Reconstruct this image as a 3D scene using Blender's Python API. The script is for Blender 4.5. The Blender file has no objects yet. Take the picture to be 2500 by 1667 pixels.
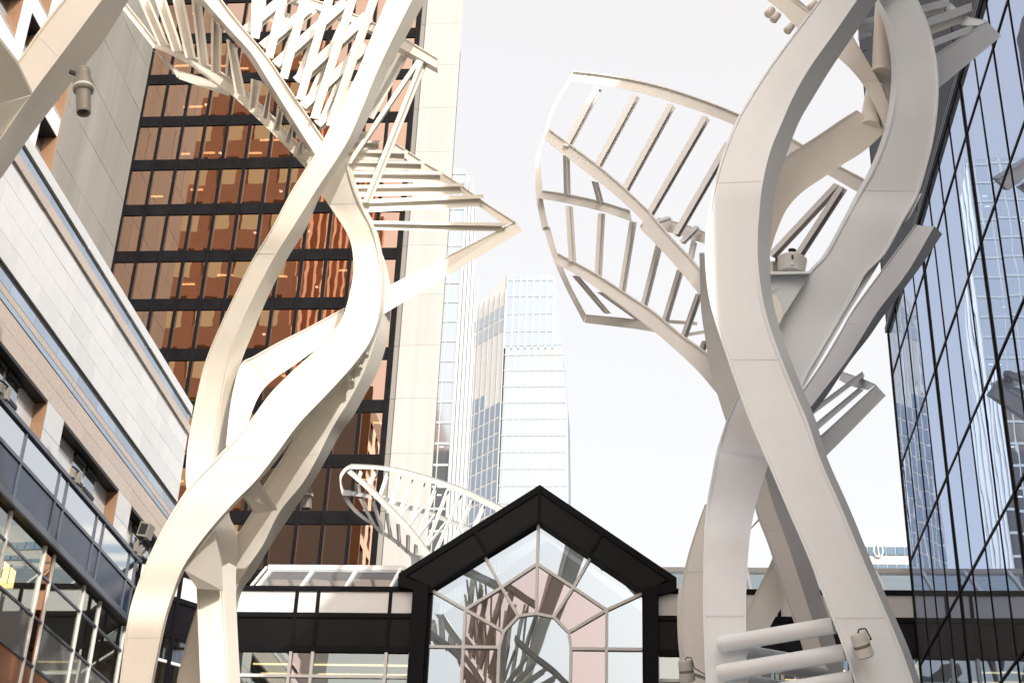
import bpy, math, random
import numpy as np
from mathutils import Vector, Matrix
random.seed(7)
SC = bpy.context.scene
COL = SC.collection

# ------------------------------------------------------------------ camera
# solved from the street's vertical and horizontal vanishing points (photo pixels, 2500 x 1667)
CX, CY, F = 1250.0, 833.5, 3651.0
_up = np.array([275.0, -6743.0, F]); _up /= np.linalg.norm(_up)
_dp = np.array([340.0, 1989.0, F]); _dp -= _up * _dp.dot(_up); _dp /= np.linalg.norm(_dp)
_rt = np.cross(_dp, _up)
if _rt[0] < 0: _rt = -_rt
M = np.stack([_rt, _dp, _up])
EYE = np.array([0.0, 0.0, 1.6])
cam = bpy.data.cameras.new('camera'); camo = bpy.data.objects.new('camera', cam); COL.objects.link(camo)
cx_, cy_, cz_ = M @ np.array([1, 0, 0.]), M @ np.array([0, -1, 0.]), M @ np.array([0, 0, -1.])
camo.matrix_world = Matrix(((cx_[0], cy_[0], cz_[0], EYE[0]), (cx_[1], cy_[1], cz_[1], EYE[1]), (cx_[2], cy_[2], cz_[2], EYE[2]), (0, 0, 0, 1)))
cam.sensor_width = 36; cam.lens = 36 * F / 2500; cam.clip_start = .1; cam.clip_end = 4000
SC.camera = camo

# ------------------------------------------------------------------ sky, sun, exposure
SUN = Vector((.45, -.65, .62)).normalized()
elev = math.asin(SUN.z); azim = math.atan2(SUN.x, SUN.y)
W = bpy.data.worlds.new('World'); SC.world = W; W.use_nodes = True
nt = W.node_tree; nt.nodes.clear()
sky = nt.nodes.new('ShaderNodeTexSky'); sky.sky_type = 'NISHITA'; sky.sun_disc = False
sky.sun_elevation = elev; sky.sun_rotation = azim; sky.air_density = 1.0; sky.dust_density = 9.0; sky.altitude = 0
mx = nt.nodes.new('ShaderNodeMixRGB'); mx.blend_type = 'ADD'; mx.inputs[0].default_value = 1.0
mx.inputs[2].default_value = (4.45, 4.05, 3.40, 1)          # thin bright overcast veil
bg = nt.nodes.new('ShaderNodeBackground'); bg.inputs[1].default_value = .15
wo = nt.nodes.new('ShaderNodeOutputWorld')
nt.links.new(sky.outputs[0], mx.inputs[1]); nt.links.new(mx.outputs[0], bg.inputs[0]); nt.links.new(bg.outputs[0], wo.inputs[0])
sl = bpy.data.lights.new('sun', 'SUN'); sl.energy = 3.0; sl.angle = math.radians(.5); sl.color = (1, .955, .875)
so = bpy.data.objects.new('sun', sl); COL.objects.link(so); so.rotation_euler = SUN.to_track_quat('Z', 'Y').to_euler()
SC.view_settings.view_transform = 'Standard'; SC.view_settings.look = 'None'
SC.view_settings.exposure = 0.20; SC.view_settings.gamma = 1.0; SC.view_settings.use_curve_mapping = False
SC.cycles.max_bounces = 8; SC.cycles.glossy_bounces = 5; SC.cycles.transparent_max_bounces = 12; SC.cycles.diffuse_bounces = 4
SC.cycles.use_light_tree = False; SC.cycles.caustics_reflective = False; SC.cycles.caustics_refractive = False

# ------------------------------------------------------------------ picture geometry helpers
def atZ(px, py, z):
    v = ray(px, py); return EYE + v * ((z - EYE[2]) / v[2])
def ray(px, py): return M @ np.array([px - CX, py - CY, F])
def atY(px, py, Y):
    v = ray(px, py); return EYE + v * (Y / v[1])
def atX(px, py, X):
    v = ray(px, py); return EYE + v * (X / v[0])
def Z(x0, y0, s): return lambda x, y: (x0 + x * s, y0 + y * s)
zA = Z(440, 500, .3826); zB = Z(440, 1060, .3871); zC = Z(0, 1080, .3743); zD = Z(560, 0, .3571); zE = Z(0, 0, .3571)
zF = Z(1280, 140, .2679); zG = Z(1280, 500, .2933); zH = Z(1700, 0, .3955); zI = Z(1650, 560, .3826); zJ = Z(1600, 1060, .3872)
zK = Z(960, 1160, .3233); z5 = Z(300, 0, .12755); z6 = Z(600, 0, .12755); z7 = Z(600, 200, .12755); z8 = Z(800, 80, .12755)
zQ = Z(840, 320, .28066); zL = Z(830, 1100, .19137); zS = Z(0, 0, 1.0); zP = Z(900, 380, .5613)

# ------------------------------------------------------------------ materials
def nodes(name):
    m = bpy.data.materials.new(name); m.use_nodes = True
    n = m.node_tree; n.nodes.clear()
    o = n.nodes.new('ShaderNodeOutputMaterial'); return m, n, o
def noise(n, scale, detail=4, vec=None, rough=.55):
    t = n.nodes.new('ShaderNodeTexNoise'); t.inputs['Scale'].default_value = scale; t.inputs['Detail'].default_value = detail
    t.inputs['Roughness'].default_value = rough
    g = n.nodes.new('ShaderNodeNewGeometry')
    if vec:
        mp = n.nodes.new('ShaderNodeMapping'); mp.inputs['Scale'].default_value = vec
        n.links.new(g.outputs['Position'], mp.inputs[0]); n.links.new(mp.outputs[0], t.inputs['Vector'])
    else:
        n.links.new(g.outputs['Position'], t.inputs['Vector'])
    return t
def ramp(n, src, c0, c1, p0=.3, p1=.7):
    r = n.nodes.new('ShaderNodeValToRGB'); r.color_ramp.elements[0].position = p0; r.color_ramp.elements[1].position = p1
    r.color_ramp.elements[0].color = (*c0, 1); r.color_ramp.elements[1].color = (*c1, 1)
    n.links.new(src, r.inputs[0]); return r
def surf(name, c0, c1=None, rough=.5, metal=0, scale=2.0, vec=None, bump=0, bscale=40, spec=.5, coat=0, p=(.3, .7), rnd=0):
    m, n, o = nodes(name)
    b = n.nodes.new('ShaderNodeBsdfPrincipled'); n.links.new(b.outputs[0], o.inputs[0])
    b.inputs['Roughness'].default_value = rough; b.inputs['Metallic'].default_value = metal
    b.inputs['Specular IOR Level'].default_value = spec; b.inputs['Coat Weight'].default_value = coat
    c1 = c1 or c0
    t = noise(n, scale, 6, vec); r = ramp(n, t.outputs[0], c0, c1, *p); src = r.outputs[0]
    if rnd:
        oi = n.nodes.new('ShaderNodeObjectInfo'); hs = n.nodes.new('ShaderNodeHueSaturation')
        mr = n.nodes.new('ShaderNodeMapRange'); mr.inputs[3].default_value = 1 - rnd; mr.inputs[4].default_value = 1 + rnd
        n.links.new(oi.outputs['Random'], mr.inputs[0]); n.links.new(mr.outputs[0], hs.inputs['Value']); n.links.new(src, hs.inputs['Color']); src = hs.outputs[0]
    n.links.new(src, b.inputs['Base Color'])
    rr = n.nodes.new('ShaderNodeMapRange'); rr.inputs[3].default_value = rough * .8; rr.inputs[4].default_value = min(1, rough * 1.25)
    n.links.new(t.outputs[0], rr.inputs[0]); n.links.new(rr.outputs[0], b.inputs['Roughness'])
    if bump:
        t2 = noise(n, bscale, 3); bp = n.nodes.new('ShaderNodeBump'); bp.inputs['Strength'].default_value = bump; bp.inputs['Distance'].default_value = .01
        n.links.new(t2.outputs[0], bp.inputs['Height']); n.links.new(bp.outputs[0], b.inputs['Normal'])
    return m
def glass(name, tint, refl, thru, wave=.0, wscale=1.0, rough=.0, wvec=None, grime=.0, own=40):
    """window glass: a mirror coat over tinted see-through glass, slightly wavy"""
    m, n, o = nodes(name)
    g = n.nodes.new('ShaderNodeBsdfGlossy'); g.inputs['Color'].default_value = (*tint, 1); g.inputs['Roughness'].default_value = rough
    t = n.nodes.new('ShaderNodeBsdfTransparent'); t.inputs['Color'].default_value = (*thru, 1)
    x = n.nodes.new('ShaderNodeMixShader')
    fr = n.nodes.new('ShaderNodeLayerWeight'); fr.inputs[0].default_value = .35
    mr = n.nodes.new('ShaderNodeMapRange'); mr.inputs[3].default_value = refl; mr.inputs[4].default_value = 1.0
    n.links.new(fr.outputs['Fresnel'], mr.inputs[0]); n.links.new(mr.outputs[0], x.inputs[0])
    n.links.new(t.outputs[0], x.inputs[1]); n.links.new(g.outputs[0], x.inputs[2])
    last = x.outputs[0]
    if wave:
        w = noise(n, wscale, 1.5, wvec); oi = n.nodes.new('ShaderNodeObjectInfo')
        w.noise_dimensions = '4D'
        ml = n.nodes.new('ShaderNodeMath'); ml.operation = 'MULTIPLY'; ml.inputs[1].default_value = own
        n.links.new(oi.outputs['Random'], ml.inputs[0]); n.links.new(ml.outputs[0], w.inputs['W'])
        bp = n.nodes.new('ShaderNodeBump'); bp.inputs['Strength'].default_value = 1.0; bp.inputs['Distance'].default_value = wave
        n.links.new(w.outputs[0], bp.inputs['Height']); n.links.new(bp.outputs[0], g.inputs['Normal'])
    if grime:
        d = n.nodes.new('ShaderNodeBsdfDiffuse'); d.inputs[0].default_value = (.6, .6, .62, 1)
        y = n.nodes.new('ShaderNodeMixShader'); y.inputs[0].default_value = grime
        n.links.new(last, y.inputs[1]); n.links.new(d.outputs[0], y.inputs[2]); last = y.outputs[0]
    # only the outer face of a pane is coated; its rear face just lets the view through
    ge = n.nodes.new('ShaderNodeNewGeometry'); cl = n.nodes.new('ShaderNodeBsdfTransparent'); z = n.nodes.new('ShaderNodeMixShader')
    n.links.new(ge.outputs['Backfacing'], z.inputs[0]); n.links.new(last, z.inputs[1]); n.links.new(cl.outputs[0], z.inputs[2])
    n.links.new(z.outputs[0], o.inputs[0]); return m
def glow(name, c, s):
    m, n, o = nodes(name); e = n.nodes.new('ShaderNodeEmission'); e.inputs[0].default_value = (*c, 1); e.inputs[1].default_value = s; m.cycles.emission_sampling = 'NONE'
    n.links.new(e.outputs[0], o.inputs[0]); return m

def paint(name, c0, c1, grime):
    """satin enamel on steel: slow tone drift, faint vertical run marks, a little dust in patches"""
    m, n, o = nodes(name); b = n.nodes.new('ShaderNodeBsdfPrincipled'); n.links.new(b.outputs[0], o.inputs[0])
    b.inputs['Coat Weight'].default_value = .12; b.inputs['Coat Roughness'].default_value = .25
    t1 = noise(n, 1.1, 5); r1 = ramp(n, t1.outputs[0], c0, c1)
    t2 = noise(n, 5.0, 6, (1, 1, .07), .65); r2 = ramp(n, t2.outputs[0], grime, (1, 1, 1), .28, .50)
    t3 = noise(n, 2.3, 8, None, .7); r3 = ramp(n, t3.outputs[0], grime, (1, 1, 1), .30, .46)
    x = None; last = r1.outputs[0]
    for r in (r2, r3):
        x = n.nodes.new('ShaderNodeMixRGB'); x.blend_type = 'MULTIPLY'; x.inputs[0].default_value = 1
        n.links.new(last, x.inputs[1]); n.links.new(r.outputs[0], x.inputs[2]); last = x.outputs[0]
    n.links.new(last, b.inputs['Base Color'])
    rr = n.nodes.new('ShaderNodeMapRange'); rr.inputs[3].default_value = .28; rr.inputs[4].default_value = .52
    n.links.new(t3.outputs[0], rr.inputs[0]); n.links.new(rr.outputs[0], b.inputs['Roughness'])
    t4 = noise(n, 1.6, 3); bp = n.nodes.new('ShaderNodeBump'); bp.inputs['Strength'].default_value = .04; bp.inputs['Distance'].default_value = .012
    n.links.new(t4.outputs[0], bp.inputs['Height']); n.links.new(bp.outputs[0], b.inputs['Normal'])
    return m
PAINT = paint('cream_steel_paint', (.765, .73, .66), (.815, .785, .72), (.97, .965, .955))
PAINTW = paint('sky_shade_steel_paint', (.73, .785, .845), (.775, .83, .885), (.97, .97, .97))  # sculpture paint with cool sky shade mixed into the colour
PAINTR = paint('ivory_steel_paint', (.80, .79, .765), (.855, .845, .82), (.975, .97, .965))
SEAMP = surf('weld_seam_paint', (.67, .67, .66), (.72, .72, .71), rough=.45)
PAINTG = paint('shaded_steel_paint', (.50, .52, .53), (.57, .585, .595), (.9, .9, .89))  # same sculpture paint greyed for the far tree, shade put into the colour
GREYP = surf('grey_lamp_paint', (.22, .205, .18), (.27, .25, .22), rough=.45, scale=8)
LAMPW = surf('white_lamp_paint', (.62, .63, .61), (.70, .71, .69), rough=.45, scale=8)
BLK = surf('black_rubber', (.012, .012, .014), rough=.5)
DKMET = surf('dark_bronze_metal', (.005, .005, .007), (.010, .010, .013), rough=.5, scale=1.5, spec=.09)
DKPAN = surf('dark_panel', (.005, .005, .007), (.011, .010, .013), rough=.34, scale=.7, spec=.13, rnd=.25)
BLUEP = surf('navy_panel', (.012, .026, .062), (.026, .050, .105), rough=.22, scale=.8, spec=.5, rnd=.2)
BLUEM = surf('blue_grey_metal', (.085, .10, .145), (.12, .14, .19), rough=.35, scale=2, spec=.5)
STONEW = surf('polished_pale_stone', (.60, .63, .67), (.65, .675, .71), rough=.09, scale=3, spec=.6, rnd=.06, coat=.3)
STONET = surf('polished_tan_stone', (.42, .35, .30), (.52, .435, .38), rough=.16, scale=14, spec=.5, rnd=.06, coat=.15)
STONEB = surf('brown_reveal_stone', (.26, .155, .095), (.34, .21, .135), rough=.35, scale=30, spec=.3)
GROUT = surf('joint_mastic', (.30, .29, .285), rough=.8)
CONC = surf('board_marked_concrete', (.225, .225, .22), (.30, .298, .29), rough=.75, scale=.55, vec=(1.6, 1.6, .10), spec=.2, bump=.1, bscale=4, rnd=.05, p=(.25, .75))
CONCW = surf('pale_concrete', (.40, .405, .41), (.49, .495, .50), rough=.75, scale=.6, vec=(2.2, 1, .06), spec=.2, bump=.1, bscale=4, rnd=.03, p=(.25, .75))
WHITEP = surf('white_panel', (.80, .80, .81), (.85, .85, .86), rough=.4, scale=.8)
WHITEM = surf('white_mullion_metal', (.80, .80, .80), (.85, .85, .85), rough=.4)
CREAMF = surf('cream_window_frame', (.62, .58, .46), rough=.4)
BRONZE = glass('bronze_mirror_glass', (.66, .44, .33), .74, (.30, .17, .15), wave=.0016, wscale=.8, own=.25)
CLEARW = glass('clear_window_glass', (.60, .65, .64), .44, (.74, .80, .76), wave=.004, wscale=.5)
MIRROR = glass('silvered_window_glass', (.46, .52, .58), .80, (.5, .55, .55), wave=.006, wscale=.45)
ROSE = glass('rose_window_glass', (.46, .40, .41), .78, (.6, .3, .22), wave=.006, wscale=.45)
SPAN = glass('grey_spandrel_glass', (.86, .90, .95), .70, (.2, .22, .25), wave=.004, wscale=.5, rough=.06)
BLUEG = glass('blue_curtain_wall_glass', (.58, .69, .90), .80, (.05, .08, .14), wave=.0018, wscale=.6, grime=.11)
SKYL = glass('skylight_glass', (.60, .71, .78), .62, (.42, .55, .58), wave=.003, wscale=.5, grime=.20)
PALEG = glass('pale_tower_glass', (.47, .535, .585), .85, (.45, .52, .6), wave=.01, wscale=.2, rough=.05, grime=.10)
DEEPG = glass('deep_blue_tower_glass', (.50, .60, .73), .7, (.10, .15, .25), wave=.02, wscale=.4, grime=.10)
STRIPG = surf('blue_band_metal', (.36, .44, .54), (.44, .52, .62), rough=.10, metal=.9, scale=.6, rnd=.12)
ROOM = surf('dim_room_wall', (.075, .058, .045), (.11, .085, .065), rough=.9, scale=.4)
CEIL = surf('dim_ceiling', (.20, .18, .15), rough=.9)
BRICK = surf('terracotta_brick', (.58, .33, .22), (.64, .375, .25), rough=.9, scale=.5)
BACKG = glass('brick_tower_window', (1.0, .86, .54), .97, (.2, .2, .2), wave=.01, wscale=.3)
PAVE = surf('paving', (.30, .285, .26), (.37, .355, .325), rough=.85, scale=.5, bump=.2, bscale=3)
ROOFM = surf('roof_membrane', (.25, .25, .25), rough=.9)
TERRA = surf('terracotta_panel', (.20, .075, .035), (.30, .12, .055), rough=.2, scale=1.5, spec=.5, rnd=.15)
BROWNG = glass('brown_window_glass', (.60, .34, .22), .55, (.25, .12, .07), wave=.004, wscale=.5)
SAGE = glass('sage_spandrel_glass', (.48, .53, .50), .62, (.25, .28, .25), wave=.003, wscale=.5, grime=.25)
FARW = glass('far_blue_window_glass', (.13, .20, .29), .75, (.1, .15, .2), wave=.004, wscale=.5)
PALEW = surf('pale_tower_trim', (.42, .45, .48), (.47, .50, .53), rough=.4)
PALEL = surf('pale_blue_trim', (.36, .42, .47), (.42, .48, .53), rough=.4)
TUBEL = glow('office_light', (1.0, .70, .34), 2.2)
TUBEB = glow('tower_strip_light', (1.0, .70, .32), 13.0)
DOTB = glow('tower_downlight', (1.0, .92, .75), 14.0)
DOTL = glow('office_downlight', (1.0, .93, .80), 2.2)
WARML = glow('lantern_glow', (1.0, .66, .28), 3.2)
COOLL = glow('cool_office_light', (.95, .97, 1.0), 1.6)

# ------------------------------------------------------------------ mesh helpers
class MB:
    def __init__(s): s.v = []; s.f = []; s.sm = []
    def quad(s, a, b, c, d, sm=False):
        i = len(s.v); s.v += [tuple(a), tuple(b), tuple(c), tuple(d)]; s.f.append((i, i + 1, i + 2, i + 3)); s.sm.append(sm)
    def box(s, x0, x1, y0, y1, z0, z1):
        i = len(s.v)
        s.v += [(x0, y0, z0), (x1, y0, z0), (x1, y1, z0), (x0, y1, z0), (x0, y0, z1), (x1, y0, z1), (x1, y1, z1), (x0, y1, z1)]
        for q in ((0, 3, 2, 1), (4, 5, 6, 7), (0, 1, 5, 4), (1, 2, 6, 5), (2, 3, 7, 6), (3, 0, 4, 7)):
            s.f.append(tuple(i + k for k in q)); s.sm.append(False)
        return s
    def prism(s, pts, vec):
        n = len(pts); i = len(s.v); vec = np.array(vec, float)
        Q = [np.array(p, float) for p in pts]
        if sum(np.cross(Q[k], Q[(k + 1) % n]) for k in range(n)).dot(vec) > 0: pts = list(pts)[::-1]     # keep every face outward
        s.v += [tuple(p) for p in pts] + [tuple(np.array(p) + vec) for p in pts]
        s.f.append(tuple(range(i, i + n))); s.f.append(tuple(range(i + 2 * n - 1, i + n - 1, -1))); s.sm += [False, False]
        for k in range(n):
            l = (k + 1) % n; s.f.append((i + k, i + n + k, i + n + l, i + l)); s.sm.append(False)
        return s
    def bar(s, p, q, w, h, nrm=(0, -1, 0)):
        """straight bar from p to q: w across, h along nrm"""
        p = np.array(p, float); q = np.array(q, float); d = q - p; d /= np.linalg.norm(d)
        n = np.array(nrm, float); n -= d * n.dot(d); n /= np.linalg.norm(n); t = np.cross(d, n)
        c = [t * w / 2 + n * h / 2, -t * w / 2 + n * h / 2, -t * w / 2 - n * h / 2, t * w / 2 - n * h / 2]
        return s.prism([p + k for k in c], q - p)
    def sweep(s, sec, A, B, C):
        """sec: closed section in (s,t); corner curves A (0,0), B (1,0), C (1,1)"""
        rings = [[a + u * (b - a) + v * (c - b) for (u, v) in sec] for a, b, c in zip(A, B, C)]
        n = len(sec); m = len(rings)
        for k in range(n):
            l = (k + 1) % n; i = len(s.v)
            for r in rings: s.v += [tuple(r[k]), tuple(r[l])]
            for j in range(m - 1):
                s.f.append((i + 2 * j, i + 2 * j + 1, i + 2 * j + 3, i + 2 * j + 2)); s.sm.append(m > 2)
        for r in (rings[0], rings[-1]):
            i = len(s.v); s.v += [tuple(p) for p in r]; s.f.append(tuple(range(i, i + n))); s.sm.append(False)
        return s
    def lathe(s, p, axis, prof, n=20):
        """prof: list of (distance along axis, radius)"""
        p = np.array(p, float); a = np.array(axis, float); a /= np.linalg.norm(a)
        e = np.array([0, 0, 1.]) if abs(a[2]) < .9 else np.array([1., 0, 0]); u = np.cross(a, e); u /= np.linalg.norm(u); w = np.cross(a, u)
        for (d0, r0), (d1, r1) in zip(prof[:-1], prof[1:]):
            i = len(s.v)
            for k in range(n):
                t = 2 * math.pi * k / n; dr = u * math.cos(t) + w * math.sin(t)
                s.v += [tuple(p + a * d0 + dr * r0), tuple(p + a * d1 + dr * r1)]
            for k in range(n):
                l = (k + 1) % n; s.f.append((i + 2 * k, i + 2 * k + 1, i + 2 * l + 1, i + 2 * l)); s.sm.append(abs(d1 - d0) > 1e-6)
        for d, r in (prof[0], prof[-1]):
            if r > 1e-4:
                i = len(s.v)
                s.v += [tuple(p + a * d + (u * math.cos(2 * math.pi * k / n) + w * math.sin(2 * math.pi * k / n)) * r) for k in range(n)]
                s.f.append(tuple(range(i, i + n))); s.sm.append(False)
        return s
    def tube(s, pts, r, n=8):
        pts = [np.array(p, float) for p in pts]
        for a, b in zip(pts[:-1], pts[1:]):
            d = b - a; L = np.linalg.norm(d); s.lathe(a, d, [(0, r), (L, r)], n)
        return s
    def build(s, name, mat, parent=None, **props):
        me = bpy.data.meshes.new(name); me.from_pydata(s.v, [], s.f); me.polygons.foreach_set('use_smooth', s.sm)
        me.materials.append(mat); me.update()
        return link(bpy.data.objects.new(name, me), parent, **props)
def link(o, parent=None, **props):
    COL.objects.link(o)
    if parent is not None:
        o.parent = parent; o.matrix_parent_inverse = Matrix.Translation(-Vector(ROOTS[parent.name])) if parent.name in ROOTS else Matrix.Identity(4)
        if parent.name not in ROOTS: o.matrix_parent_inverse = PINV[parent.name]
    PINV[o.name] = (Matrix.Translation(o.location) @ o.rotation_euler.to_matrix().to_4x4() @ Matrix.Diagonal((*o.scale, 1))).inverted()
    for k, v in props.items(): o[k] = v
    return o
ROOTS = {}; PINV = {}
def thing(name, label, cat, loc, group=None):
    o = bpy.data.objects.new(name, None); COL.objects.link(o); o.location = loc; o.empty_display_size = .3
    o['label'] = label; o['category'] = cat
    if group: o['group'] = group
    ROOTS[o.name] = tuple(float(c) for c in loc); return o
_unit = {}
def piece(name, mat, parent, x0, x1, y0, y1, z0, z1, tilt=0.0, **props):
    """a box part sharing one unit-cube mesh per material"""
    if mat.name not in _unit:
        me = bpy.data.meshes.new('unit_' + mat.name); me.from_pydata(*(lambda b: (b.v, [], b.f))(MB().box(-.5, .5, -.5, .5, -.5, .5))); me.materials.append(mat); _unit[mat.name] = me
    o = bpy.data.objects.new(name, _unit[mat.name])
    o.location = ((x0 + x1) / 2, (y0 + y1) / 2, (z0 + z1) / 2); o.scale = (abs(x1 - x0), abs(y1 - y0), abs(z1 - z0))
    if tilt: o.rotation_euler = tuple(random.uniform(-tilt, tilt) for _ in range(3))
    return link(o, parent, **props)

def catmull(P, k):
    P = np.array(P, float)
    if len(P) < 3: return np.array([P[0] + (P[-1] - P[0]) * t for t in np.linspace(0, 1, 2)])
    E = np.vstack([2 * P[0] - P[1], P, 2 * P[-1] - P[-2]]); out = []
    for i in range(1, len(E) - 2):
        p0, p1, p2, p3 = E[i - 1:i + 3]
        for t in np.linspace(0, 1, k, endpoint=False):
            out.append(.5 * (2 * p1 + (p2 - p0) * t + (2 * p0 - 5 * p1 + 4 * p2 - p3) * t * t + (3 * p1 - p0 - 3 * p2 + p3) * t ** 3))
    out.append(E[-2]); return np.array(out)
def lip(e=.05, d=.05): return [(0, 0), (e, 0), (e, d), (1 - e, d), (1 - e, 0), (1, 0), (1, 1), (1 - e, 1), (1 - e, 1 - d), (e, 1 - d), (e, 1), (0, 1)]
PLAIN = [(0, 0), (1, 0), (1, 1), (0, 1)]
IB = [(0, 0), (1, 0), (1, .13), (.57, .13), (.57, .87), (1, .87), (1, 1), (0, 1), (0, .87), (.43, .87), (.43, .13), (0, .13)]
CH = [(0, 0), (.24, 0), (.24, .62), (.76, .62), (.76, 0), (1, 0), (1, 1), (0, 1)]
def band(parent, z, rows, dep, th=.35, sec=None, name='steel_band', mat=None, k=5, ground=False, thv=None):
    """one steel member. rows: pixel corners ax,ay,bx,by[,cx,cy] on the photograph; dep: per row (or a pair to blend) distance of A, then offsets of B and C"""
    n = len(rows); A, B, C = [], [], []
    dep = list(dep)
    if isinstance(dep[0], (int, float)): dep = [tuple(dep)]
    if len(dep) == 1: dep = dep * n
    if len(dep) == 2 and n != 2:
        d0, d1 = np.array(dep[0], float), np.array(dep[1], float); dep = [tuple(d0 + (d1 - d0) * i / (n - 1)) for i in range(n)]
    for r, d in zip(rows, dep):
        yA = d[0]; yB = yA + (d[1] if len(d) > 1 else 0)
        a = atY(*z(r[0], r[1]), yA); b = atY(*z(r[2], r[3]), yB)
        if len(r) > 4: c = atY(*z(r[4], r[5]), yB + (d[2] if len(d) > 2 else th))
        else:
            v = (b + a) / 2 - EYE; v /= np.linalg.norm(v); c = b + (np.array(thv) if thv is not None else v * th)
        A.append(a); B.append(b); C.append(c)
    if ground:
        stp = ((A[-1] + B[-1]) - (A[-2] + B[-2])) / 2; stp *= 1.1 / np.linalg.norm(stp)
        for L in (A, B, C): L.append(L[-1] + stp)
        n += 1; drift = stp * np.array([.35, .35, 0])
        for fr in (.5, 1.0):
            for L, q in ((A, 0), (B, 1), (C, 2)):
                p = L[n - 1].copy(); p[2] = L[n - 1][2] * (1 - fr) - (0.05 if fr == 1 else 0); L.append(p + drift * (fr + .5))
    kk = k if len(A) > 2 else 2
    cA, cB, cC = catmull(A, kk), catmull(B, kk), catmull(C, kk)
    o = MB().sweep(sec or lip(), cA, cB, cC).build(name, mat or PAINT, parent)
    if name == 'steel_band' and n >= 7:
        for i in range(13, min(len(cA) - 2, kk * n - 4), 31):
            a, b_, c = cA[i], cB[i], cC[i]; t = (cA[i + 1] - a); t /= np.linalg.norm(t); nv = (b_ - c); nv /= np.linalg.norm(nv)
            f = lambda u, k: a + (b_ - a) * u + t * k + nv * .004 - (b_ - c) * .05
            g = lambda u, k: b_ + (c - b_) * u + t * k + (b_ - a) / np.linalg.norm(b_ - a) * .003
            MB().prism([f(.055, -.006), f(.945, -.006), f(.945, .006), f(.055, .006)], -nv * .012).build('weld_seam', SEAMP, parent)
    return o
def rib(parent, z, a0, a1, w, c, Y0, Y1=None, th=.25, sec=IB, mat=None, name='steel_rib', w1=None):
    """straight beam: left edge a0->a1, front flange offset w, side offset c (all photo pixels of zoom z)"""
    Y1 = Y0 if Y1 is None else Y1; w1 = w1 or w
    rows = [(a0[0], a0[1], a0[0] + w[0], a0[1] + w[1], a0[0] + w[0] + c[0], a0[1] + w[1] + c[1]),
            (a1[0], a1[1], a1[0] + w1[0], a1[1] + w1[1], a1[0] + w1[0] + c[0], a1[1] + w1[1] + c[1])]
    return band(parent, z, rows, [(Y0, 0, th), (Y1, 0, th)], sec=sec, name=name, mat=mat)
def plate(parent, z, pts, ys, t=.05, name='gusset_plate', mat=None):
    P = [atY(*z(*p), y) for p, y in zip(pts, ys)]
    v = sum(P) / len(P) - EYE; v /= np.linalg.norm(v)
    return MB().prism(P, v * t).build(name, mat or PAINT, parent)

# ================================================================== GROUND
MB().box(-900, 900, -500, 1500, -.3, 0).build('ground', PAVE, kind='structure')

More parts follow.
